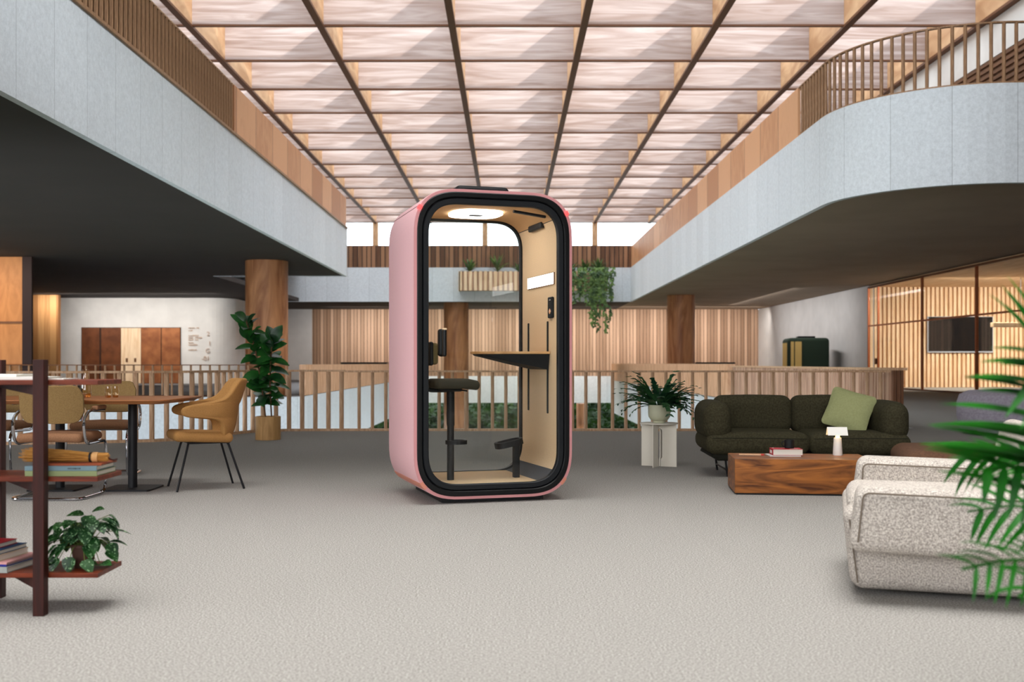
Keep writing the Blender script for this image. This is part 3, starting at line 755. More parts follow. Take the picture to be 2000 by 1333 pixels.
def ring(section, i0=None, i1=None):
    """sweep a (v, inset) section round the booth outline, whole or from index i0 to i1"""
    b = MB(); O = [outline(s[1]) for s in section]; n = 68
    idx = list(range(n)) if i0 is None else [(i0 + k) % n for k in range((i1 - i0) % n + 1)]
    rings = [[b.bm.verts.new((O[j][i][0], section[j][0], O[j][i][1])) for j in range(len(section))] for i in idx]
    m = len(rings); J = len(section)
    for k in range(m if i0 is None else m - 1):
        a, c = rings[k], rings[(k + 1) % m]
        for j in range(J): b.bm.faces.new([a[j], a[(j + 1) % J], c[(j + 1) % J], c[j]])
    if i0 is not None: b.bm.faces.new(rings[0][::-1]); b.bm.faces.new(rings[-1])
    return b
pod = thing('phone_booth', 'pink phone booth with black framed glass door in the centre of the hall', 'phone booth', PO, PA)
sec = [(.02, 0), (.004, .008), (0, .02), (0, .026), (PD, .026), (PD, .02), (PD - .004, .008), (PD - .02, 0)]
ring(sec, 61, 6).build('side_panel', M_pink, pod, smooth=True)
ring(sec, 27, 40).build('side_panel', M_pink, pod, smooth=True)
ring(sec, 6, 27).build('roof_shell', M_pink, pod, smooth=True)
ring(sec, 40, 61).build('base_shell', M_pink, pod, smooth=True)
rims = [(-.004, .002), (-.006, .012), (-.006, .024), (.012, .024), (.012, .002)]
ring(rims).build('front_rim', M_pinkrim, pod, smooth=True)
ring([(-.005, -.003), (-.008, .006), (-.008, .02), (PD, .02), (PD, -.003)], 59, 61).build('seam_strip', M_peach, pod)
ring([(-.005, -.003), (-.008, .006), (-.008, .02), (PD, .02), (PD, -.003)], 40, 42).build('seam_strip', M_peach, pod)
ring([(.0, -.0015), (.0, .01), (PD, .01), (PD, -.0015)], 6, 7).build('seam_line', M_pinkrim, pod) if False else None
M_led = emit('red_status_light', (255, 40, 40), 6)
for a in (5, 27):
    ring([(-.012, -.006), (-.016, .0), (-.016, .016), (.03, .016), (.03, -.006)], a, a + 1).build('status_light', M_led, pod, bevel=.003)
ring([(-.006, .023), (-.012, .03), (-.012, .058), (.0, .066), (.06, .066), (.06, .023)]).build('front_frame', M_frame, pod, smooth=True)
door = ring([(.002, .068), (-.006, .074), (-.006, .106), (.0, .112), (.04, .112), (.04, .068)]).build('door', M_doorframe, pod, smooth=True)
def pane(ins, y0, y1):
    pts = outline(ins); b = MB()
    A = [b.bm.verts.new((p[0], y0, p[1])) for p in pts]
    b.bm.faces.new(A)
    return b
pane(.115, .012, 0).build('glass', M_glass, door)
ring([(.045, .085), (.045, .1), (PD - .05, .1), (PD - .05, .085)], 61, 6).build('interior_wall', M_felt, pod, smooth=True)
ring([(.045, .085), (.045, .1), (PD - .05, .1), (PD - .05, .085)], 27, 40).build('interior_wall', M_felt, pod, smooth=True)
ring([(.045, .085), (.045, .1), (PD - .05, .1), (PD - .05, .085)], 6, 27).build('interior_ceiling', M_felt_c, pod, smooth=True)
ring([(.045, .085), (.045, .1), (PD - .05, .1), (PD - .05, .085)], 40, 61).build('skirting', M_skirt, pod, smooth=True)
ring([(.05, .096), (.05, .1015), (PD - .06, .1015), (PD - .06, .096)], 26, 27).build('ceiling_seam', M_black, pod) if False else None
fo = outline(.1)
MB().box(.17, PW - .17, .05, PD - .06, .1, .142).build('booth_floor', M_felt, pod, bevel=.01)
ring([(PD - .06, .082), (PD - .06, .116), (PD - .01, .116), (PD - .01, .082)]).build('rear_window_frame', M_frame, pod, smooth=True)
pane(.112, PD - .03, 0).build('rear_glass', M_glass, pod)
# ceiling seam line on the right: thin dark tubes at the joints
for i in (6, 27):
    q = outline(.1)[i]
    MB().tube([(q[0], .05, q[1]), (q[0], PD - .06, q[1])], .003, 5).build('ceiling_joint', M_black, pod)
for i in (6, 27):
    q = outline(-.0005)[i]; MB().tube([(q[0], .004, q[1]), (q[0], PD - .01, q[1])], .0022, 5).build('shell_joint', mat('shell_joint', (120, 70, 74), .6), pod)
# ceiling light
lc = podhit(929, 417.5, 2, PZ1 - .105)
def squircle(rx, ry, n=40, e=2.8):
    return [(rx * math.copysign(abs(math.cos(2 * PI * k / n)) ** (2 / e), math.cos(2 * PI * k / n)), ry * math.copysign(abs(math.sin(2 * PI * k / n)) ** (2 / e), math.sin(2 * PI * k / n))) for k in range(n)]
cl = MB().prism([(lc.x + a, lc.y + b_) for a, b_ in squircle(.205, .22)], PZ1 - .118, PZ1 - .098).build('ceiling_light', emit('booth_lamp', (255, 250, 242), 9), pod)
MB().prism([(lc.x + a, lc.y + b_) for a, b_ in squircle(.055, .035)], PZ1 - .123, PZ1 - .1175).build('slot', M_skirt, cl)
# roof vent
MB().rbox(.6, .5, 2.36, .43, .5, .095, .04).build('roof_vent', M_blackm, pod, smooth=True)
for x in (.3, .93):
    for y in (.15, .85): MB().cyl(x, y, 0, .05, .03, 12).build('foot', M_black, pod)
MB().box(.22, PW - .22, .04, PD - .04, .008, .045).build('base_plate', M_black, pod)
# right wall fittings
UW = PW - .101
def onwall(px, py): return podhit(px, py, 0, UW)
a1, a2 = onwall(1033, 550), onwall(1083, 538)
za0, za1 = onwall(1029, 566).z, onwall(1029, 546).z
lpn = MB().box(UW - .012, UW + .004, a2.y, a1.y, za0, za1).build('light_panel', emit('light_panel', (255, 252, 248), 7), pod)
MB().box(UW - .009, UW + .006, a2.y - .004, a1.y + .004, za0 - .004, za1 + .004).build('panel_rim', M_grid_dark, lpn)
c1 = onwall(1079, 601)
cpn = MB().rbox(UW - .01, c1.y + .01, c1.z, .022, .10, .165, .01).build('control_panel', M_blackm, pod, smooth=True)
MB().lathe([(.017, 0), (.021, .0), (.021, .004), (.017, .004)], (0, 0, 0), 20, Matrix.Translation((UW - .0215, c1.y - .006, c1.z - .03)) @ Matrix.Rotation(-PI / 2, 4, 'Y')).build('dial', M_chrome, cpn)
MB().box(UW - .023, UW - .0205, c1.y - .015, c1.y + .015, c1.z + .055, c1.z + .061).build('marking', M_white, cpn)
MB().box(UW - .02, UW, c1.y + .005, c1.y + .022, c1.z - .1, c1.z - .084).build('hook', M_chrome, cpn)
for px, pt_, pb in ((1033, 632, 802), (1070.5, 628, 808)):
    t0, t1 = onwall(px, pt_), onwall(px, pb)
    MB().rbox(UW - .004, t0.y, (t0.z + t1.z) / 2, .012, .02, t0.z - t1.z, .005).build('desk_track', M_blackm, pod)
v0 = onwall(1048, 432)
MB().rbox(UW - .035, .45, 2.13, .04, .32, .05, .012, ).build('air_vent', M_black, pod)
MB().tube([(.78, .05, 2.19), (1.06, .13, 2.17)], .012, 8).build('door_closer', M_black, pod)
# desk
d0 = podhit(923, 687, 2, 1.13); d1 = podhit(1080, 688, 2, 1.13)
def desk_outline(g=0):
    cy = .47; pts = []
    for k in range(9):
        a = R(90 + 180 * k / 8); pts.append((.66 + (.10 - g) * math.cos(a), cy + (.13 - g) * math.sin(a)))
    return [(UW - .005, cy + .27 - g)] + [(.9, cy + .24 - g)] + pts + [(.9, cy - .24 + g), (UW - .005, cy - .27 + g)]
dk = MB().prism(desk_outline(), 1.112, 1.132).build('desk', M_deskwood, pod, bevel=.004)
b = MB(); O = desk_outline(.02); A = [b.bm.verts.new((p[0], p[1], 1.111)) for p in O]
B_ = [b.bm.verts.new((p[0], .47 + (p[1] - .47) * .9, 1.105 - .115 * max(0, (p[0] - .58) / (UW - .58)))) for p in O]
b.bm.faces.new(A); b.bm.faces.new(B_[::-1])
for k in range(len(O)): b.bm.faces.new([A[k], A[(k + 1) % len(O)], B_[(k + 1) % len(O)], B_[k]])
b.build('desk_bracket', M_blackm, dk)
# door handle
hh = podhit(867, 669.5, 1, -.03)
hd = MB().rbox(hh.x, -.045, hh.z, .026, .055, .205, .012, fn=None).build('door_handle', M_frame, door, smooth=True)
MB().rbox(hh.x, .055, hh.z, .05, .06, .205, .022).build('door_handle', M_frame, door, smooth=True)
MB().rbox(hh.x, -.05, hh.z + .098, .026, .05, .014, .006).build('handle_tip', M_felt, hd, smooth=True)
# footrest
fp = podhit(1008, 933, 2, .142)
ft = MB().box(fp.x - .024, fp.x + .024, fp.y - .024, fp.y + .024, .142, .40).build('footrest', M_blackm, pod, bevel=.005)
Mf = Matrix.Translation((fp.x - .06, fp.y, .41)) @ Matrix.Rotation(R(-12), 4, 'Y')
b = MB()
sq = squircle(.11, .085, 32, 3.2)
for (z0_, z1_) in ((-.02, .025),):
    out = [Mf @ Vector((p[0], p[1], z)) for z in (z0_, z1_) for p in sq]; inn = [Mf @ Vector((p[0] * .8, p[1] * .76, z)) for z in (z0_, z1_) for p in sq]
    n = len(sq); O_ = [b.bm.verts.new(v) for v in out]; I_ = [b.bm.verts.new(v) for v in inn]
    for k in range(n):
        k2 = (k + 1) % n
        b.bm.faces.new([O_[k], O_[k2], O_[n + k2], O_[n + k]]); b.bm.faces.new([I_[k2], I_[k], I_[n + k], I_[n + k2]])
        b.bm.faces.new([O_[n + k], O_[n + k2], I_[n + k2], I_[n + k]]); b.bm.faces.new([O_[k2], O_[k], I_[k], I_[k2]])
b.build('foot_ring', M_blackm, ft)

# stool inside the booth
spp = podhit(880, 938, 2, .142); sw = Mp @ spp
st = thing('bar_stool', 'black padded swivel stool with olive backrest inside the pink booth', 'stool', (sw.x, sw.y, .142), PA)
MB().cyl(0, 0, 0, .74, .027, 20).build('post', M_blackm, st, smooth=True)
MB().cyl(0, 0, .42, .70, .031, 20).build('post_sleeve', M_blackm, st, smooth=True)
MB().rbox(.02, 0, .742, .38, .36, .075, .036, fn=lambda v: Vector((v.x * (1 - .1 * (v.y / .18) ** 2), v.y * (1 - .12 * (v.x / .19) ** 2), v.z - .012 * (1 if v.x > .1 else 0)))).build('seat', M_olive, st, smooth=True)
MB().box(-.1, .08, -.05, .05, .68, .71).build('seat_mount', M_blackm, st, bevel=.01)
MB().tube([(.06, -.04, .695), (.12, -.05, .685)], .007, 6).build('lever', M_blackm, st)
MB().tube(smoothpath([(-.03, 0, .69), (-.20, 0, .69), (-.20, 0, .84), (-.18, 0, .95)], .06), .016, 8).build('back_arm', M_blackm, st, smooth=True)
bk = MB().rbox(-.145, .0, .97, .05, .22, .165, .024).build('backrest', M_padback, st, smooth=True)
MB().rbox(-.175, 0, .97, .03, .235, .18, .014).build('back_shell', M_blackm, bk, smooth=True)
b = MB(); pts = [Vector((.045 + .085 * math.cos(a), .075 * math.sin(a), .29)) for a in [2 * PI * k / 24 for k in range(24)]]
n = 24
O_ = [[b.bm.verts.new(Vector((.045 + q * .085 * math.cos(2 * PI * k / n), q * .075 * math.sin(2 * PI * k / n), z))) for k in range(n)] for q, z in ((1, .275), (1, .305), (.88, .305), (.88, .275))]
for j in range(4):
    for k in range(n): b.bm.faces.new([O_[j][k], O_[j][(k + 1) % n], O_[(j + 1) % 4][(k + 1) % n], O_[(j + 1) % 4][k]])
b.build('foot_ring', M_blackm, st, smooth=True)

# ------------------------------------------------------------------ shelf unit, foreground left
sh = thing('shelf_unit', 'red-brown walnut open shelf unit at the left edge of the picture', 'shelf unit', (-1.93, 4.42, 0))
ox, oy = -1.93, 4.42
def sl_(x0, x1, y0, y1, z0, z1): return (x0 - ox, x1 - ox, y0 - oy, y1 - oy, z0, z1)
SX1 = -1.705
MB().box(-.023, .023, -.023, .023, 0, 1.055).build('post', M_postwood, sh, bevel=.002)
MB().box(*sl_(-2.285, -2.24, 4.735, 4.78, 0, 1.055)).build('post', M_postwood, sh, bevel=.002)
MB().box(*sl_(-2.95, -2.905, 4.40, 4.445, 0, 1.055)).build('post', M_postwood, sh, bevel=.002)
SZ = {'low': .168, 'mid': .568, 'top': .97}
for z in SZ.values():
    MB().box(*sl_(-2.95, SX1, 4.45, 4.725, z - .02, z)).build('shelf_board', M_shelfwood, sh, bevel=.002)
d = Vector((-2.26 + 1.93, 4.757 - 4.42, 0)); dn = d.normalized(); nn = Vector((-dn.y, dn.x, 0)) * .011
for z in SZ.values():
    b = MB(); L_ = d.length
    q = [(0, z - .021), (L_, z - .021), (L_, z - .035), (0, z - .065)]
    A = [b.bm.verts.new(dn * a + nn + Vector((0, 0, c))) for a, c in q]; B_ = [b.bm.verts.new(dn * a - nn + Vector((0, 0, c))) for a, c in q]
    b.bm.faces.new(A); b.bm.faces.new(B_[::-1])
    for k in range(4): b.bm.faces.new([A[k], A[(k + 1) % 4], B_[(k + 1) % 4], B_[k]])
    b.build('bracket', M_postwood, sh)

def book(name, label, x, y, z, L, W, T, rz, cov, group=None, pages=M_paper, cat='book', hard=.003):
    """lying book: spine along local x at y=-W/2"""
    t = thing(name, label, cat, (x, y, z), rz, group)
    b = MB(); b.box(-L / 2, L / 2, -W / 2, W / 2, 0, .0025); b.box(-L / 2, L / 2, -W / 2, W / 2, T - .0025, T); b.box(-L / 2, L / 2, -W / 2, -W / 2 + .003, .0025, T - .0025)
    b.build('cover', cov, t)
    MB().box(-L / 2 + hard, L / 2 - hard, -W / 2 + .003, W / 2 - hard, .0026, T - .0026).build('pages', pages, t)
    return t
c_green = mat('green_cover', (132, 142, 100), .7); c_blue = mat('blue_cover', (108, 132, 142), .7); c_brown = mat('brown_cover', (150, 74, 44), .7)
gm = 'books on the middle shelf of the walnut unit'
z = SZ['mid'] + .001
book('book', 'green-spined book at the bottom of the pile on the middle shelf', -1.865, 4.575, z, .30, .22, .021, 0, c_green, gm); z += .022
bb = book('book', 'pale blue-spined book in the middle of the pile under the whisk broom', -1.868, 4.57, z, .30, .2, .019, 0, c_blue, gm)
b = MB(); rr = random.Random(2); x = .03
while x < .085: b.box(x, x + .003, -.1005, -.0995, .007, .012); x += rr.choice((.005, .006, .004))
b.build('spine_text', M_black, bb); z += .020
book('book', 'brown-covered book on top of the pile, directly under the whisk broom', -1.85, 4.58, z, .285, .19, .007, .02, c_brown, gm); z += .008
# whisk broom
wb = thing('whisk_broom', 'straw whisk broom lying on the books of the middle shelf', 'broom', (-1.86, 4.56, z + .001), .02)
b = MB(); rr = random.Random(9)
for k in range(170):
    a = rr.uniform(0, 2 * PI); q = math.sqrt(rr.random())
    y1, z1 = .018 * q * math.cos(a), .018 * q * math.sin(a) + .02
    y0, z0 = .05 * q * math.cos(a), max(.003, .032 * q * math.sin(a) + .028 + .002)
    x0 = -.19 + rr.uniform(-.01, .03)
    b.tube([(x0, y0 * 1.2, z0), (-.02, (y0 + y1) / 2, (z0 + z1) / 2), (.085, y1, z1), (.155 + rr.uniform(-.008, .006), y1 * .95, z1)], .0014, 4)
b.build('straw_bristles', wood('straw', (150, 100, 42), (206, 150, 76), (2, 30, 30), 3, .6), wb)
MB().lathe([(.0215, -.004), (.022, .004)], n=16, M=Matrix.Translation((.083, 0, .02)) @ Matrix.Rotation(PI / 2, 4, 'Y')).build('band', M_black, wb, smooth=True)
MB().lathe([(.021, -.014), (.0225, -.01), (.021, -.004), (.0225, .002), (.021, .01)], n=16, M=Matrix.Translation((.105, 0, .02)) @ Matrix.Rotation(PI / 2, 4, 'Y')).build('raffia_binding', mat('raffia', (214, 164, 108), .8), wb, smooth=True)
MB().tube([(.15, 0, .02), (.17, -.01, .012), (.18, -.005, .008), (.195, .002, .012)], .004, 6).build('hanging_cord', M_postwood, wb)
# top shelf books/papers
z = SZ['top'] + .001
book('book', 'large white book lying flat on the top shelf of the walnut unit', -2.13, 4.575, z, .36, .22, .012, 0, M_white, 'white books on the top shelf')
book('book', 'smaller white book on the large one at the left of the top shelf', -2.2, 4.575, z + .0125, .28, .18, .010, 0, M_white, 'white books on the top shelf')
tag(MB().box(-1.945, -1.868, 4.5, 4.66, z, z + .004).build('notepad', M_white), 'thin white notepad behind the post on the top shelf', 'notepad')
# low shelf pile
gl_ = 'books on the lowest shelf of the walnut unit'
z = SZ['low'] + .001
specs = [('book', 'thick grey-white photo book at the bottom of the lowest shelf pile', .024, mat('grey_cover', (150, 154, 150), .7), .30, .22, -.02),
         ('magazine', 'blue-spined glossy magazine above the grey book on the lowest shelf', .009, mat('ultramarine', (34, 44, 140), .5), .28, .2, .05),
         ('magazine', 'pink-covered magazine in the lowest shelf pile', .008, mat('pink_cover', (204, 150, 148), .6), .29, .21, .03),
         ('book', 'thick cream book in the middle of the lowest shelf pile', .026, mat('cream_cover', (214, 196, 166), .8), .25, .18, .0),
         ('book', 'dark blue book under the red one on the lowest shelf', .018, mat('navy_cover', (24, 62, 104), .6), .24, .17, .08),
         ('book', 'red book on top of the lowest shelf pile', .02, M_red, .2, .15, .18)]
for i, (nm, lb, T, cv, L_, W_, dx) in enumerate(specs):
    book(nm, lb, -2.17 - (.028 if i in (3, 4) else 0) - (.05 if i == 5 else 0), 4.585, z, W_, L_ * .85, T, R(-8 + 6 * dx), cv, gl_, cat='book' if nm == 'book' else 'magazine'); z += T + .0008
# pothos
po = thing('pothos_plant', 'silver-speckled trailing pothos in a brown pot on the lowest shelf', 'potted plant', (-1.815, 4.58, SZ['low'] + .001))
MB().lathe([(.0, .0), (.036, 0), (.052, .085), (.056, .088), (.056, .1), (.05, .1), (.048, .09), (0, .088)], n=28, cap=False).build('pot', M_brownpot, po, smooth=True)
b = MB(); s2 = MB(); rr = random.Random(21)
for k in range(44):
    a = rr.uniform(0, 2 * PI); e = rr.uniform(-.2, 1.35)
    rad = rr.uniform(.05, .13); zz = .11 + rad * math.sin(e) * .95
    p = Vector((math.cos(a) * rad * math.cos(e * .6), math.sin(a) * rad * math.cos(e * .6) * .75, max(.03, zz)))
    s2.tube([(p.x * .15, p.y * .15, .09), (p.x * .6, p.y * .6, p.z * .75 + .04), p], .0016, 5)
    b.leaf(p, (math.cos(a), math.sin(a), rr.uniform(-.9, .1)), (0, 0, 1), rr.uniform(.065, .09), rr.uniform(.052, .068), .6, 'heart', 6, .2)
for (x, y, z_, dx, dz) in ((.085, -.03, .01, .4, .1), (.10, .02, .06, .5, -.4), (.075, -.05, .015, -.3, .1), (.04, -.09, .035, .4, -.4), (-.1, -.05, .035, -.7, -.3), (-.08, -.07, .04, -.3, -.5), (.11, .0, .09, .5, -.7), (-.02, -.1, .05, 0, -.8), (.035, 0, .225, .6, .3), (.0, 0, .215, -.5, .1), (-.12, 0, .12, -.8, -.4), (-.105, .02, .15, -.5, -.8)):
    s2.tube([(x * .2, y * .2, .1), (x * .7, y * .8, z_ * .5 + .07), (x, y, z_)], .0017, 5)
    b.leaf((x, y, z_ + .01), (dx, -.3, dz), (0, -.4, 1), .07, .055, .4, 'heart', 6, .2)
b.build('leaves', M_pothos, po, smooth=True, recalc=False); s2.build('stems', M_stem, po)

# ------------------------------------------------------------------ dining area
TZ = .752
dt = thing('dining_table', 'long oak dining table on black column bases', 'table', (-3.11, 8.87, 0))
def rrect(x0, x1, y0, y1, r, n=6):
    p = []
    for cx, cy, a0 in ((x1 - r, y1 - r, 0), (x0 + r, y1 - r, 90), (x0 + r, y0 + r, 180), (x1 - r, y0 + r, 270)):
        for k in range(n + 1): p.append((cx + r * math.cos(R(a0 + 90 * k / n)), cy + r * math.sin(R(a0 + 90 * k / n))))
    return p
b = MB(); lv = [(0, 0), (0, -.008), (.05, -.035), (.08, -.035)]
rg = [[b.bm.verts.new((p[0], p[1], TZ + dz_)) for p in rrect(-2.2 + i_, .42 - i_, -.5 + i_, .62 - i_, .09)] for i_, dz_ in lv]
for a_, c_ in zip(rg, rg[1:]):
    for k in range(len(a_)): b.bm.faces.new([a_[k], a_[(k + 1) % len(a_)], c_[(k + 1) % len(a_)], c_[k]])
b.bm.faces.new(rg[0]); b.bm.faces.new(rg[-1][::-1])
b.build('tabletop', M_tabletop, dt)
for x in (0, -.60, -1.75):
    q = MB().cyl(x, 0, .012, TZ - .036, .037, 24).build('column', M_black, dt, smooth=True)
    MB().prism([(x + a, c) for a, c in rrect(-.2, .2, -.2, .2, .03)], 0, .014).build('base_plate', M_black, q)
def cantilever(label, x, y, rz):
    t = thing('cantilever_chair', label, 'chair', (x, y, 0), rz, 'cantilever chairs at the dining table')
    side = [(.27, .20, .675), (.27, -.12, .675), (.27, -.22, .60), (.27, -.18, .42), (.27, .22, .425), (.27, .25, .36), (.27, .23, .012), (.27, -.27, .012)]
    full = side + [(-p[0], p[1], p[2]) for p in side[::-1]]
    MB().tube(smoothpath(full, .09, 6), .012, 10).build('tube_frame', M_chrome, t, smooth=True)
    MB().tube([(-.26, .1, .43), (.26, .1, .43)], .01, 8).build('crossbar', M_chrome, t, smooth=True)
    MB().rbox(0, .01, .465, .50, .46, .07, .034, fn=lambda v: Vector((v.x, v.y, v.z + .008 * math.cos(v.x * 6)))).build('seat', M_tan2, t, smooth=True)
    Mb = Matrix.Translation((0, -.215, .72)) @ Matrix.Rotation(R(8), 4, 'X')
    def bend(v): return Vector((v.x, v.y - .25 * v.x * v.x + .0, v.z))
    bmk = MB()
    O = rrect(-.245, .245, -.145, .145, .085)
    def bp(x_, z_, y_): return Mb @ Vector((x_, y_ + 1.0 * x_ * x_ * .9, z_))
    N = 16
    for (y_, sg_) in ((0, 1), (.035, -1)):
        pass
    gx = [-.245 + .49 * i / 14 for i in range(15)]
    def half(x_):
        q = abs(x_) - (.245 - .085)
        return .145 if q <= 0 else .145 - .085 + math.sqrt(max(0, .085 ** 2 - q * q))
    rows = []
    for x_ in gx:
        h = max(half(x_), .062)
        ring_ = [bp(x_, -h, .004), bp(x_, -h - .003, .018), bp(x_, -h, .032), bp(x_, h, .032), bp(x_, h + .003, .018), bp(x_, h, .004)]
        rows.append([bmk.bm.verts.new(p) for p in ring_])
    for a_, c_ in zip(rows, rows[1:]):
        for k in range(6): bmk.bm.faces.new([a_[k], a_[(k + 1) % 6], c_[(k + 1) % 6], c_[k]])
    bmk.bm.faces.new(rows[0]); bmk.bm.faces.new(rows[-1][::-1])
    bmk.build('backrest', M_tanb, t, smooth=True, bevel=.004)
    for s in (-1, 1): MB().rbox(s * .27, .1, .692, .05, .2, .032, .015).build('arm_pad', M_tan2, t, smooth=True)
    return t
cA = cantilever('tan cantilever chair seen from behind at the near side of the table', -3.50, 8.36, 0)
cB = copy_tree(cA); cB.location = (-3.76, 9.98, 0); cB.rotation_euler = (0, 0, PI + R(4)); cB['label'] = 'tan cantilever chair on the far side of the table, facing the viewer'
cC = copy_tree(cA); cC.location = (-4.74, 9.9, 0); cC.rotation_euler = (0, 0, PI - R(3)); cC['label'] = 'cantilever chair at the left edge, partly behind the shelf post'

# tan shell chair
ch = thing('shell_chair', 'tan upholstered shell armchair on thin black legs by the table end', 'chair', (-2.53, 8.96, 0), R(116))
# local: faces +y
def upath(s, r=.235):
    q = PI / 2 * r
    sg_ = 1 if s >= 0 else -1; a = abs(s)
    if a <= q: th = a / r; return Vector((sg_ * r * math.sin(th), -r * math.cos(th) + .02, 0))
    return Vector((sg_ * (r + .01 * (a - q) * 3), .02 + (a - q), 0))
rows = [(.41, .16, .05), (.45, .24, .025), (.51, .25, .0), (.56, .27, -.01), (.59, .36, -.015), (.605, .57, -.02), (.65, .60, -.028), (.695, .585, -.035), (.712, .50, -.04), (.728, .33, -.05), (.76, .255, -.06), (.82, .22, -.08), (.88, .195, -.1), (.915, .15, -.11)]
b = MB(); VR = []
for z_, sm_, off in rows:
    r_ = []
    for k in range(17):
        s_ = -sm_ + 2 * sm_ * k / 16; p = upath(s_)
        fwd = abs(s_) / .6
        r_.append(b.bm.verts.new((p.x, p.y + off * (1 - min(1, fwd)), z_ + (.0 if z_ < .6 else -.02 * max(0, fwd - .5)))))
    VR.append(r_)
for a_, c_ in zip(VR, VR[1:]):
    for k in range(16): b.bm.faces.new([a_[k], a_[k + 1], c_[k + 1], c_[k]])
shl = b.build('backrest_shell', M_tan, ch, smooth=True, recalc=True)
for m_ in list(shl.modifiers): shl.modifiers.remove(m_)
m_ = shl.modifiers.new('solid', 'SOLIDIFY'); m_.thickness = .055; m_.offset = 0
m_ = shl.modifiers.new('sub', 'SUBSURF'); m_.levels = 2; m_.render_levels = 2
MB().rbox(0, .05, .435, .46, .48, .085, .042, fn=lambda v: Vector((v.x * (1 - .10 * (v.y < -.1)), v.y, v.z + .012 * (v.y / .24)))).build('seat', M_tan, ch, smooth=True)
MB().tube([(-.17, .16, .388), (.17, .16, .388), (.17, -.16, .388), (-.17, -.16, .388)], .009, 8, closed=True).build('seat_frame', M_black, ch)
for sx in (-1, 1):
    MB().tube(smoothpath([(sx * .1, .16, .39), (sx * .17, .17, .385), (sx * .235, .27, .0)], .04), .0095, 8).build('leg', M_black, ch, smooth=True)
    MB().tube(smoothpath([(sx * .1, -.13, .39), (sx * .16, -.15, .385), (sx * .225, -.27, .0)], .04), .0095, 8).build('leg', M_black, ch, smooth=True)
# carafe, tumblers
cf = thing('carafe', 'smoked amber glass carafe on the dining table', 'carafe', (-3.53, 8.95, TZ + .001))
MB().lathe([(.041, 0), (.046, .03), (.044, .09), (.030, .15), (.022, .19), (.024, .235)], n=24, cap=False).build('glass_body', M_amber, cf, smooth=True)
MB().lathe([(.001, .001), (.04, .002), (.044, .03), (.0435, .035), (.001, .035)], n=24, cap=False).build('water', M_amber2, cf, smooth=True)
for i, (x, l) in enumerate(((-3.335, 'amber glass tumbler nearer the carafe on the dining table'), (-3.285, 'amber glass tumbler further right from the carafe on the dining table'))):
    tb = thing('tumbler', l, 'glass', (x, 8.93 + .03 * i, TZ + .001), 0, 'tumblers on the dining table')
    MB().lathe([(.020, 0), (.025, .02), (.027, .05), (.024, .095)], n=20, cap=False).build('glass_body', M_amber, tb, smooth=True)
    MB().lathe([(.001, .0), (.020, .001), (.024, .02), (.001, .02)], n=20, cap=False).build('thick_base', M_amber2, tb, smooth=True)

# rubber plant
g0 = G(518, 861)
rb = thing('rubber_plant', 'tall rubber plant with glossy leaves in a cylindrical timber-coloured pot', 'potted plant', (g0.x, g0.y + .17, 0))
MB().lathe([(0, 0), (.165, 0), (.17, .005), (.17, .315), (.155, .32), (.15, .3), (0, .28)], n=36, cap=False).build('pot', M_potwood, rb, smooth=True)
b = MB(); s2 = MB(); rr = random.Random(4)
stems = [[(-.03, 0, .28), (-.10, .02, .8), (-.18, .02, 1.25), (-.30, 0, 1.62)], [(.05, 0, .28), (.03, -.02, .7), (.04, -.02, 1.1), (.06, 0, 1.38)]]
for si, stp in enumerate(stems):
    P_ = [Vector(p) for p in stp]; s2.tube(smoothpath(P_, .2), .011, 7, )
    nL = 40 if si else 42
    for k in range(nL):
        t_ = .16 + .84 * k / (nL - 1); f = t_ * 3; i_ = min(2, int(f)); p = P_[i_].lerp(P_[i_ + 1], f - i_)
        a = k * 2.4 + si; e = rr.uniform(-.35, .65) + .8 * t_ ** 4
        d = (math.cos(a) * math.cos(e), math.sin(a) * math.cos(e), math.sin(e))
        b.leaf(p, d, (rr.uniform(-.5, .5), rr.uniform(-1.1, -.3), .9), rr.uniform(.22, .30) * (1 if t_ < .95 else .7), rr.uniform(.14, .19), rr.uniform(.25, .7), 'ovate', 6, .22)
b.build('leaves', M_rubber, rb, smooth=True, recalc=False); s2.build('stems', M_bark, rb, smooth=True)

# ------------------------------------------------------------------ side table and fern
sx_, sy_ = 1.52, 10.82
sd = thing('side_table', 'small round cream metal side table with slotted legs', 'side table', (sx_, sy_, 0), 0)
MB().lathe([(.19, .428), (.193, .431), (.193, .437), (.19, .44)], n=48).build('tabletop', M_cream, sd, smooth=True)
def legpanel(ang):
    b = MB(); o_ = [(-.185, 0), (-.035, 0)] + [(-.035, .12)] + [(.035 * math.cos(R(180 - 180 * k / 10)), .36 + .035 * math.sin(R(180 - 180 * k / 10))) for k in range(11)] + [(.035, .12), (.035, 0), (.185, 0), (.185, .428), (-.185, .428)]
    o_ = [(-.185, 0), (-.02, 0), (-.02, .07)] + [(-.035, .09), (-.035, .35)] + [(.035 * math.cos(R(180 - 180 * k / 10)), .35 + .035 * math.sin(R(180 - 180 * k / 10))) for k in range(1, 10)] + [(.035, .35), (.035, .09), (.02, .07), (.02, 0), (.185, 0), (.185, .428), (-.185, .428)]
    M_ = Matrix.Rotation(ang, 4, 'Z') @ Matrix.Rotation(PI / 2, 4, 'X')
    b.prism(o_, -.004, .004, M_); return b
legpanel(R(-27)).build('leg_panel', M_cream, sd); legpanel(R(63)).build('leg_panel', M_cream, sd)
fe = thing('potted_fern', 'dark green blue-star fern in a sage ceramic bowl pot', 'potted plant', (sx_ - .0, sy_ - .02, .441))
MB().lathe([(0, 0), (.06, 0), (.062, .018), (.085, .028), (.108, .06), (.113, .1), (.11, .18), (.104, .18), (.1, .15), (0, .15)], n=36, cap=False).build('bowl_pot', M_sage, fe, smooth=True)
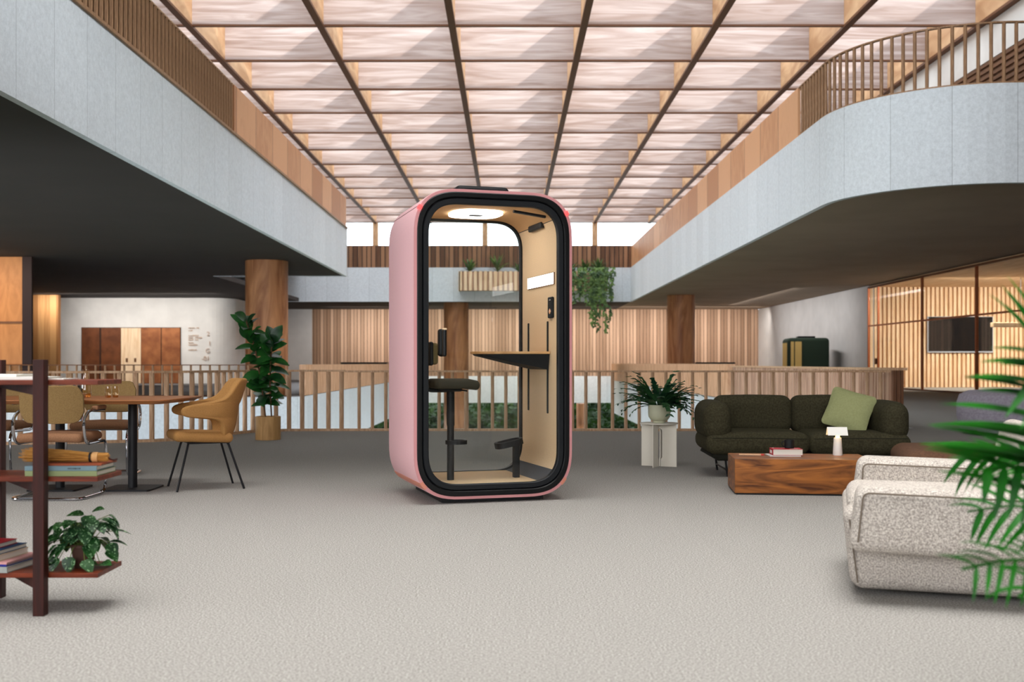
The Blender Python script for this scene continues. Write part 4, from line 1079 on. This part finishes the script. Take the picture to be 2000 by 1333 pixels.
b = MB(); rr = random.Random(8)
for k in range(120):
    a = rr.uniform(0, 2 * PI); e = rr.uniform(.35, 1.45); L = rr.uniform(.22, .42)
    p = Vector((.05 * math.cos(a), .05 * math.sin(a), .16)); d = Vector((math.cos(a) * math.cos(e), math.sin(a) * math.cos(e) * .9, math.sin(e)))
    up_ = Vector((0, 0, 1)); bend = rr.uniform(.4, 1.3) if e < 1 else rr.uniform(.3, 1.2)
    steps = 12; sdv = d.cross(up_).normalized(); u_ = sdv.cross(d)
    prev = None; rach = []
    for i in range(steps + 1):
        rach.append(p.copy())
        t_ = i / steps
        w = .004 if t_ < .3 else (.017 + .020 * abs(math.sin(i * 1.57 + k))) * (1.15 - t_ * .5)
        rw = [b.bm.verts.new(p - sdv * w), b.bm.verts.new(p + sdv * w)]
        if prev: b.bm.faces.new([prev[0], prev[1], rw[1], rw[0]])
        prev = rw; an = bend / steps
        d, u_ = (d * math.cos(an) - u_ * math.sin(an)).normalized(), (u_ * math.cos(an) + d * math.sin(an)).normalized()
        p = p + d * L / steps
        if i > 3 and i % 2 == 0:
            for sg_ in (-1, 1):
                if rr.random() < .7: b.leaf(p, d * .6 + sdv * sg_ * .8, u_, rr.uniform(.04, .065), .028, .3, 'strap', 3)
    b.tube(rach, .0035, 4)
b.build('fronds', M_fern, fe, recalc=False)

# ------------------------------------------------------------------ green sofa
sf = thing('sofa', 'dark green two-seat sofa with rounded arms', 'sofa', (2.72, 9.72, 0), R(-2))
sf.scale = (.935, 1, 1)
def puff(ax, ay, az, q=.02):
    def f(v):
        return Vector((v.x * (1 + q * (1 - (v.z / az) ** 2)), v.y * (1 + q * (1 - (v.z / az) ** 2) * .5), v.z + q * .5 * (1 if v.z > 0 else -0.3) * (1 - (v.x / ax) ** 2) * (1 - (v.y / ay) ** 2)))
    return f
MB().rbox(-.475, .40, .305, .98, .84, .20, .085, fn=puff(.49, .42, .1, .03)).build('seat_cushion', M_sofa, sf, smooth=True)
MB().rbox(.505, .40, .305, .96, .84, .20, .085, fn=puff(.48, .42, .1, .03)).build('seat_cushion', M_sofa, sf, smooth=True)
MB().rbox(-.40, .72, .545, .80, .24, .36, .09, fn=puff(.4, .12, .18, .02)).build('back_cushion', M_sofa, sf, smooth=True)
MB().rbox(.40, .72, .545, .80, .24, .36, .09, fn=puff(.4, .12, .18, .02)).build('back_cushion', M_sofa, sf, smooth=True)
MB().rbox(-.86, .40, .505, .27, .80, .36, .12, fn=puff(.135, .4, .18, .02)).build('armrest', M_sofa, sf, smooth=True)
MB().rbox(.86, .40, .505, .27, .80, .36, .12, fn=puff(.135, .4, .18, .02)).build('armrest', M_sofa, sf, smooth=True)
MB().rbox(0, .42, .18, 1.76, .74, .07, .03, fn=lambda v: Vector((v.x * (1 + .05 * (v.z > 0)), v.y, v.z))).build('base_frame', mat('sofa_base', (30, 30, 22), .9), sf, smooth=True)
for sx in (-1, 1):
    for y in (.1, .7): MB().tube([(sx * .78, y, .15), (sx * .76, y - .01, 0.0)], .011, 8).build('leg', M_black, sf)
    MB().tube([(sx * .77, .1, .06), (sx * .77, .7, .06)], .008, 8).build('leg_bar', M_black, sf)
M_pipe = mat('sofa_piping', (40, 40, 28), .9)
MB().tube([(-.93 , -.028, .36), (-.5, -.034, .362), (-.02, -.03, .355)], .004, 5).build('piping', M_pipe, sf)
MB().tube([(.05, -.03, .355), (.5, -.034, .362), (.95, -.028, .36)], .004, 5).build('piping', M_pipe, sf)
# cushion
cu = thing('throw_cushion', 'light sage green square cushion leaning in the right corner of the sofa', 'cushion', (3.21, 10.1, .405), 0)
def pil(v):
    r2 = max(abs(v.x), abs(v.z)) / .24
    k_ = 1 + .06 * (abs(v.x) / .24) * (abs(v.z) / .24)
    t_ = max(.12, (1 - (abs(v.x) / .25) ** 3) * (1 - (abs(v.z) / .25) ** 3))
    return Vector((v.x * k_, v.y * t_, v.z * k_))
Mc = Matrix.Translation((0, 0, .19)) @ Matrix.Scale(.86, 4) @ Matrix.Rotation(R(-30), 4, 'X') @ Matrix.Rotation(R(-14), 4, 'Z') @ Matrix.Rotation(R(26), 4, 'Y')
MB().rbox(0, 0, 0, .46, .17, .46, .05, M=Mc, fn=pil, mid=9).build('cushion_body', M_cushion, cu, smooth=True)

# ------------------------------------------------------------------ coffee table and things on it
ct = thing('coffee_table', 'low solid walnut block coffee table', 'coffee table', (1.79, 8.47, 0), R(-6))
TH = .284
MB().box(0, 1.07, 0, .56, .014, TH).build('block_body', M_walnut, ct, bevel=.003)
MB().box(.015, 1.055, .015, .545, 0, .014).build('plinth', M_black, ct)
p = G(1528, 892, TH)
mg = book('magazine', 'white magazine under the red book on the coffee table', p.x + .02, p.y + .06, TH + .001, .25, .19, .008, R(-2), mat('magazine_cover', (216, 210, 208), .5), None, cat='magazine')
rbk = book('book', 'thick red book under the black mug on the coffee table', p.x + .045, p.y + .06, TH + .010, .17, .24, .05, R(-94), M_red, None)
b = MB(); b.box(.045, .06, .02, .085, .0501, .0506); b.box(-.07, -.03, -.1, -.09, .0501, .0506)
for k in range(5): b.box(-.05 + k * .02, -.036 + k * .02, -.1206, -.1199, .012, .038)
b.build('cover_lettering', M_white, rbk)
mp_ = thing('mug', 'black ceramic mug standing on the red book', 'mug', (p.x + .075, p.y + .07, TH + .062), 0)
MB().lathe([(0, 0), (.036, 0), (.040, .005), (.040, .068), (.036, .068), (.035, .01), (0, .008)], n=28, cap=False).build('cup', M_blackm, mp_, smooth=True)
MB().tube([(-.038 + .0, -.0, .056), (-.056, 0, .052), (-.063, 0, .035), (-.055, 0, .018), (-.038, 0, .014)], .005, 8).build('handle', M_blackm, mp_, smooth=True)
q = G(1468, 889, TH)
lf = thing('leaflet', 'cream leaflet with a red corner at the left end of the coffee table', 'leaflet', (q.x, q.y, TH + .001), R(-12))
MB().box(-.1, .075, -.06, .06, 0, .003).build('sheet', mat('leaflet_paper', (222, 176, 140), .8), lf)
MB().box(.075, .1, -.06, .06, 0, .003).build('red_corner', mat('leaflet_red', (206, 60, 54), .7), lf)
lpz = G(1636, 890, TH)
lm = thing('table_lamp', 'small cream portable table lamp glowing on the coffee table', 'lamp', (lpz.x, lpz.y, TH + .001), R(-6))
MB().lathe([(0, 0), (.038, 0), (.039, .003), (.031, .14), (.029, .144), (.018, .144)], n=28, cap=False).build('lamp_base', M_white, lm, smooth=True)
MB().lathe([(.018, .144), (.018, .163), (0, .163)], n=20, cap=False).build('light_ring', emit('lamp_glow', (255, 190, 96), 7), lm, smooth=True)
b = MB()
for sg_ in (1,):
    Ms = Matrix.Translation((-.005, -.02, .163)) @ Matrix.Rotation(R(-52), 4, 'X')
    b.box(-.08, .08, 0, .002, 0, .075) if False else b.box(-.08, .08, -.0015, .0015, 0, .08, M=Matrix.Translation((-.005, -.045, .165)) @ Matrix.Rotation(R(-35), 4, 'X'))
    b.box(-.08, .08, -.0015, .0015, 0, .08, M=Matrix.Translation((-.005, .045, .165)) @ Matrix.Rotation(R(35), 4, 'X'))
b.build('folded_shade', M_white, lm)
ll = bpy.data.lights.new('lamp_bulb', 'POINT'); ll.energy = .7; ll.color = (1, .62, .25); ll.shadow_soft_size = .02
lo = bpy.data.objects.new('lamp_bulb', ll); col.objects.link(lo); lo.parent = lm; lo.location = (0, -.022, .178)

# ottoman, pouf
ot = thing('ottoman', 'brown upholstered ottoman right of the sofa', 'ottoman', (3.84, 8.86, 0), R(-12))
MB().rbox(0, 0, .245, 1.15, 1.0, .2, .09, fn=puff(.57, .5, .1, .03)).build('cushion', M_brownp, ot, smooth=True)
MB().rbox(0, 0, .12, 1.02, .88, .06, .028).build('base_frame', mat('ottoman_base', (52, 38, 30), .9), ot, smooth=True)
for sx in (-1, 1):
    for y in (-1, 1): MB().tube([(sx * .42, y * .36, .1), (sx * .42, y * .36, 0.0)], .012, 8).build('leg', M_black, ot)
pf = thing('pouf', 'large round grey-lilac pouf near the meeting room', 'pouf', (7.45, 15.7, 0))
MB().lathe([(0, .02), (.6, .02), (.74, .04), (.80, .12), (.82, .28), (.82, .31), (.815, .315), (.82, .32), (.82, .46), (.78, .58), (.66, .64), (0, .66)], n=48, cap=False).build('pouf_body', M_greyp, pf, smooth=True)
MB().cyl(0, 0, 0, .03, .6).build('base_disc', M_black, pf)

# ------------------------------------------------------------------ boucle armchair
g0 = G(1662, 1173)
an = R(-17)
bc = thing('lounge_chair', 'cream boucle lounge armchair with thick slab arms behind the palm', 'armchair', (g0.x + .0, g0.y, 0), an)
# local x: front->back, y: near->far
def lean(v): return v
def slab(x0, x1, y0, y1, z0, z1, r, name, fn=None, seam=True, M=None):
    o = MB().rbox((x0 + x1) / 2, (y0 + y1) / 2, (z0 + z1) / 2, x1 - x0, y1 - y0, z1 - z0, r, fn=fn, M=M).build(name, M_boucle, bc, smooth=True)
    return o
base = slab(.0, 1.02, .10, .98, .025, .40, .06, 'base_cushion', fn=lambda v: Vector((v.x - .045 * max(0, (v.z + .18)) / .36 * max(0, -v.x / .62), v.y, v.z)))
slab(-.015, .9, .18, .84, .28, .45, .06, 'seat_cushion')
def armfn(v):
    t = (v.z + .14) / .28
    return Vector((v.x + (.035 * (t - .3)) * (1 if v.x < 0 else 0), v.y, v.z - .05 * (v.x + .59) * .35))
slab(.0, 1.0, -.09, .19, .225, .51, .05, 'armrest', fn=armfn)
slab(.02, 1.0, .84, 1.10, .25, .555, .05, 'armrest', fn=armfn)
Mbk = Matrix.Translation((.66, .52, .37)) @ Matrix.Rotation(R(14), 4, 'Y')
MB().rbox(.1, 0, .16, .24, .95, .50, .06, M=Mbk).build('backrest', M_boucle, bc, smooth=True)
def seamrect(pts, name='seam_piping'):
    MB().tube(smoothpath(pts, .03), .004, 5).build(name, M_seam, bc)
seamrect([(.028, -.091, .27), (.05, -.092, .483), (.6, -.093, .472), (.95, -.091, .46)])
seamrect([(.06, .838, .30), (.07, .838, .525), (.6, .838, .514), (.95, .838, .50)])
seamrect([(.03, .098, .06), (-.005, .098, .34)])
g = None

# ------------------------------------------------------------------ palm, foreground right
pm = thing('areca_palm', 'areca palm with arching fronds at the right edge of the picture', 'potted plant', (1.55, 2.75, 0))
MB().lathe([(0, 0), (.15, 0), (.19, .34), (.2, .36), (.18, .36), (.17, .32), (0, .31)], n=36, cap=False).build('pot', M_white, pm, smooth=True)
o_ = Vector((1.55, 2.75, 0))
def frond(pix, Ys, leaflets, seed, both=True, Ls=.2, W=.022, droop=.6, name='frond', tips=None):
    rr = random.Random(seed)
    pts = [P(px, py, Y) - o_ for (px, py), Y in zip(pix, Ys)]
    path = smoothpath(pts, .12, 6); b = MB(); b.tube(path, .0035, 6)
    tot = resample(path, sum((a - c).length for a, c in zip(path, path[1:])) / (leaflets + 1))
    for i, (p, d) in enumerate(tot[:leaflets]):
        t_ = i / leaflets
        L = Ls * (.55 + .9 * math.sin(PI * (.15 + .8 * t_))) * rr.uniform(.85, 1.1)
        for sg_ in (-1, 1):
            sd_ = d.cross(Vector((0, -1, .6))).normalized() * sg_
            dd = (d * .75 + sd_ * .75 + Vector((0, rr.uniform(-.15, .15), rr.uniform(-.1, .1)))).normalized()
            b.leaf(p, dd, Vector((0, -.5, 1)), L, W, droop * rr.uniform(.6, 1.3), 'strap', 8, .2)
    return b.build(name, M_palm, pm, smooth=True, recalc=False)
# trunk stems
for dx, dy in ((-.03, 0), (.04, .03), (0, -.04)):
    MB().tube([(dx, dy, .3), (dx * 1.6, dy * 1.5, .8)], .012, 8).build('cane', M_stem, pm, smooth=True)
frond([(2170, 1050), (2160, 900), (2110, 780), (2030, 700)], (2.75, 2.65, 2.5, 2.4), 13, 1, Ls=.26, W=.026, droop=.5)
frond([(2170, 1060), (2120, 960), (2010, 905), (1900, 920)], (2.75, 2.6, 2.45, 2.35), 12, 2, Ls=.12, W=.022, droop=.7)
frond([(2170, 1080), (2080, 1010), (1990, 985), (1890, 1000)], (2.75, 2.7, 2.7, 2.7), 10, 3, Ls=.10, W=.018, droop=.7)
frond([(2180, 1200), (2100, 1110), (1980, 1090), (1880, 1112)], (2.75, 2.55, 2.4, 2.3), 15, 4, Ls=.10, W=.012, droop=.9)
frond([(2190, 1250), (2120, 1160), (2050, 1140), (1990, 1165)], (2.75, 2.55, 2.4, 2.3), 10, 5, Ls=.12, W=.014, droop=1.1)
frond([(2170, 1050), (2100, 930), (2000, 880), (1870, 885)], (2.75, 2.9, 3.1, 3.2), 14, 6, Ls=.16, W=.022, droop=.7)
# broad blades sweeping in from the right
b = MB(); rr = random.Random(12)
for (x1, y1, x0, y0) in ((1975, 722, 2090, 745), (1940, 715, 2090, 730), (1938, 770, 2090, 800), (1915, 745, 2090, 790), (1868, 832, 2090, 880), (1860, 838, 2090, 905), (1845, 880, 2090, 960), (1850, 876, 2090, 935), (1960, 690, 2080, 715), (1868, 925, 2090, 990), (1872, 793, 2090, 838), (1850, 832, 2095, 862), (1912, 742, 2090, 770), (1835, 868, 2095, 915)):
    a_ = P(x0, y0, 2.55) - o_; c_ = P(x1, y1, 2.3) - o_; d_ = c_ - a_
    b.leaf(a_, d_ + Vector((0, 0, .05)), (0, -.55, 1), d_.length * 1.06, .048, .22, 'strap', 10, .2)
b.tube([P(2090, 1010, 2.6) - o_, P(2095, 880, 2.56) - o_, P(2085, 760, 2.55) - o_, P(2075, 690, 2.55) - o_], .004, 6)
b.build('frond', M_palm, pm, smooth=True, recalc=False)
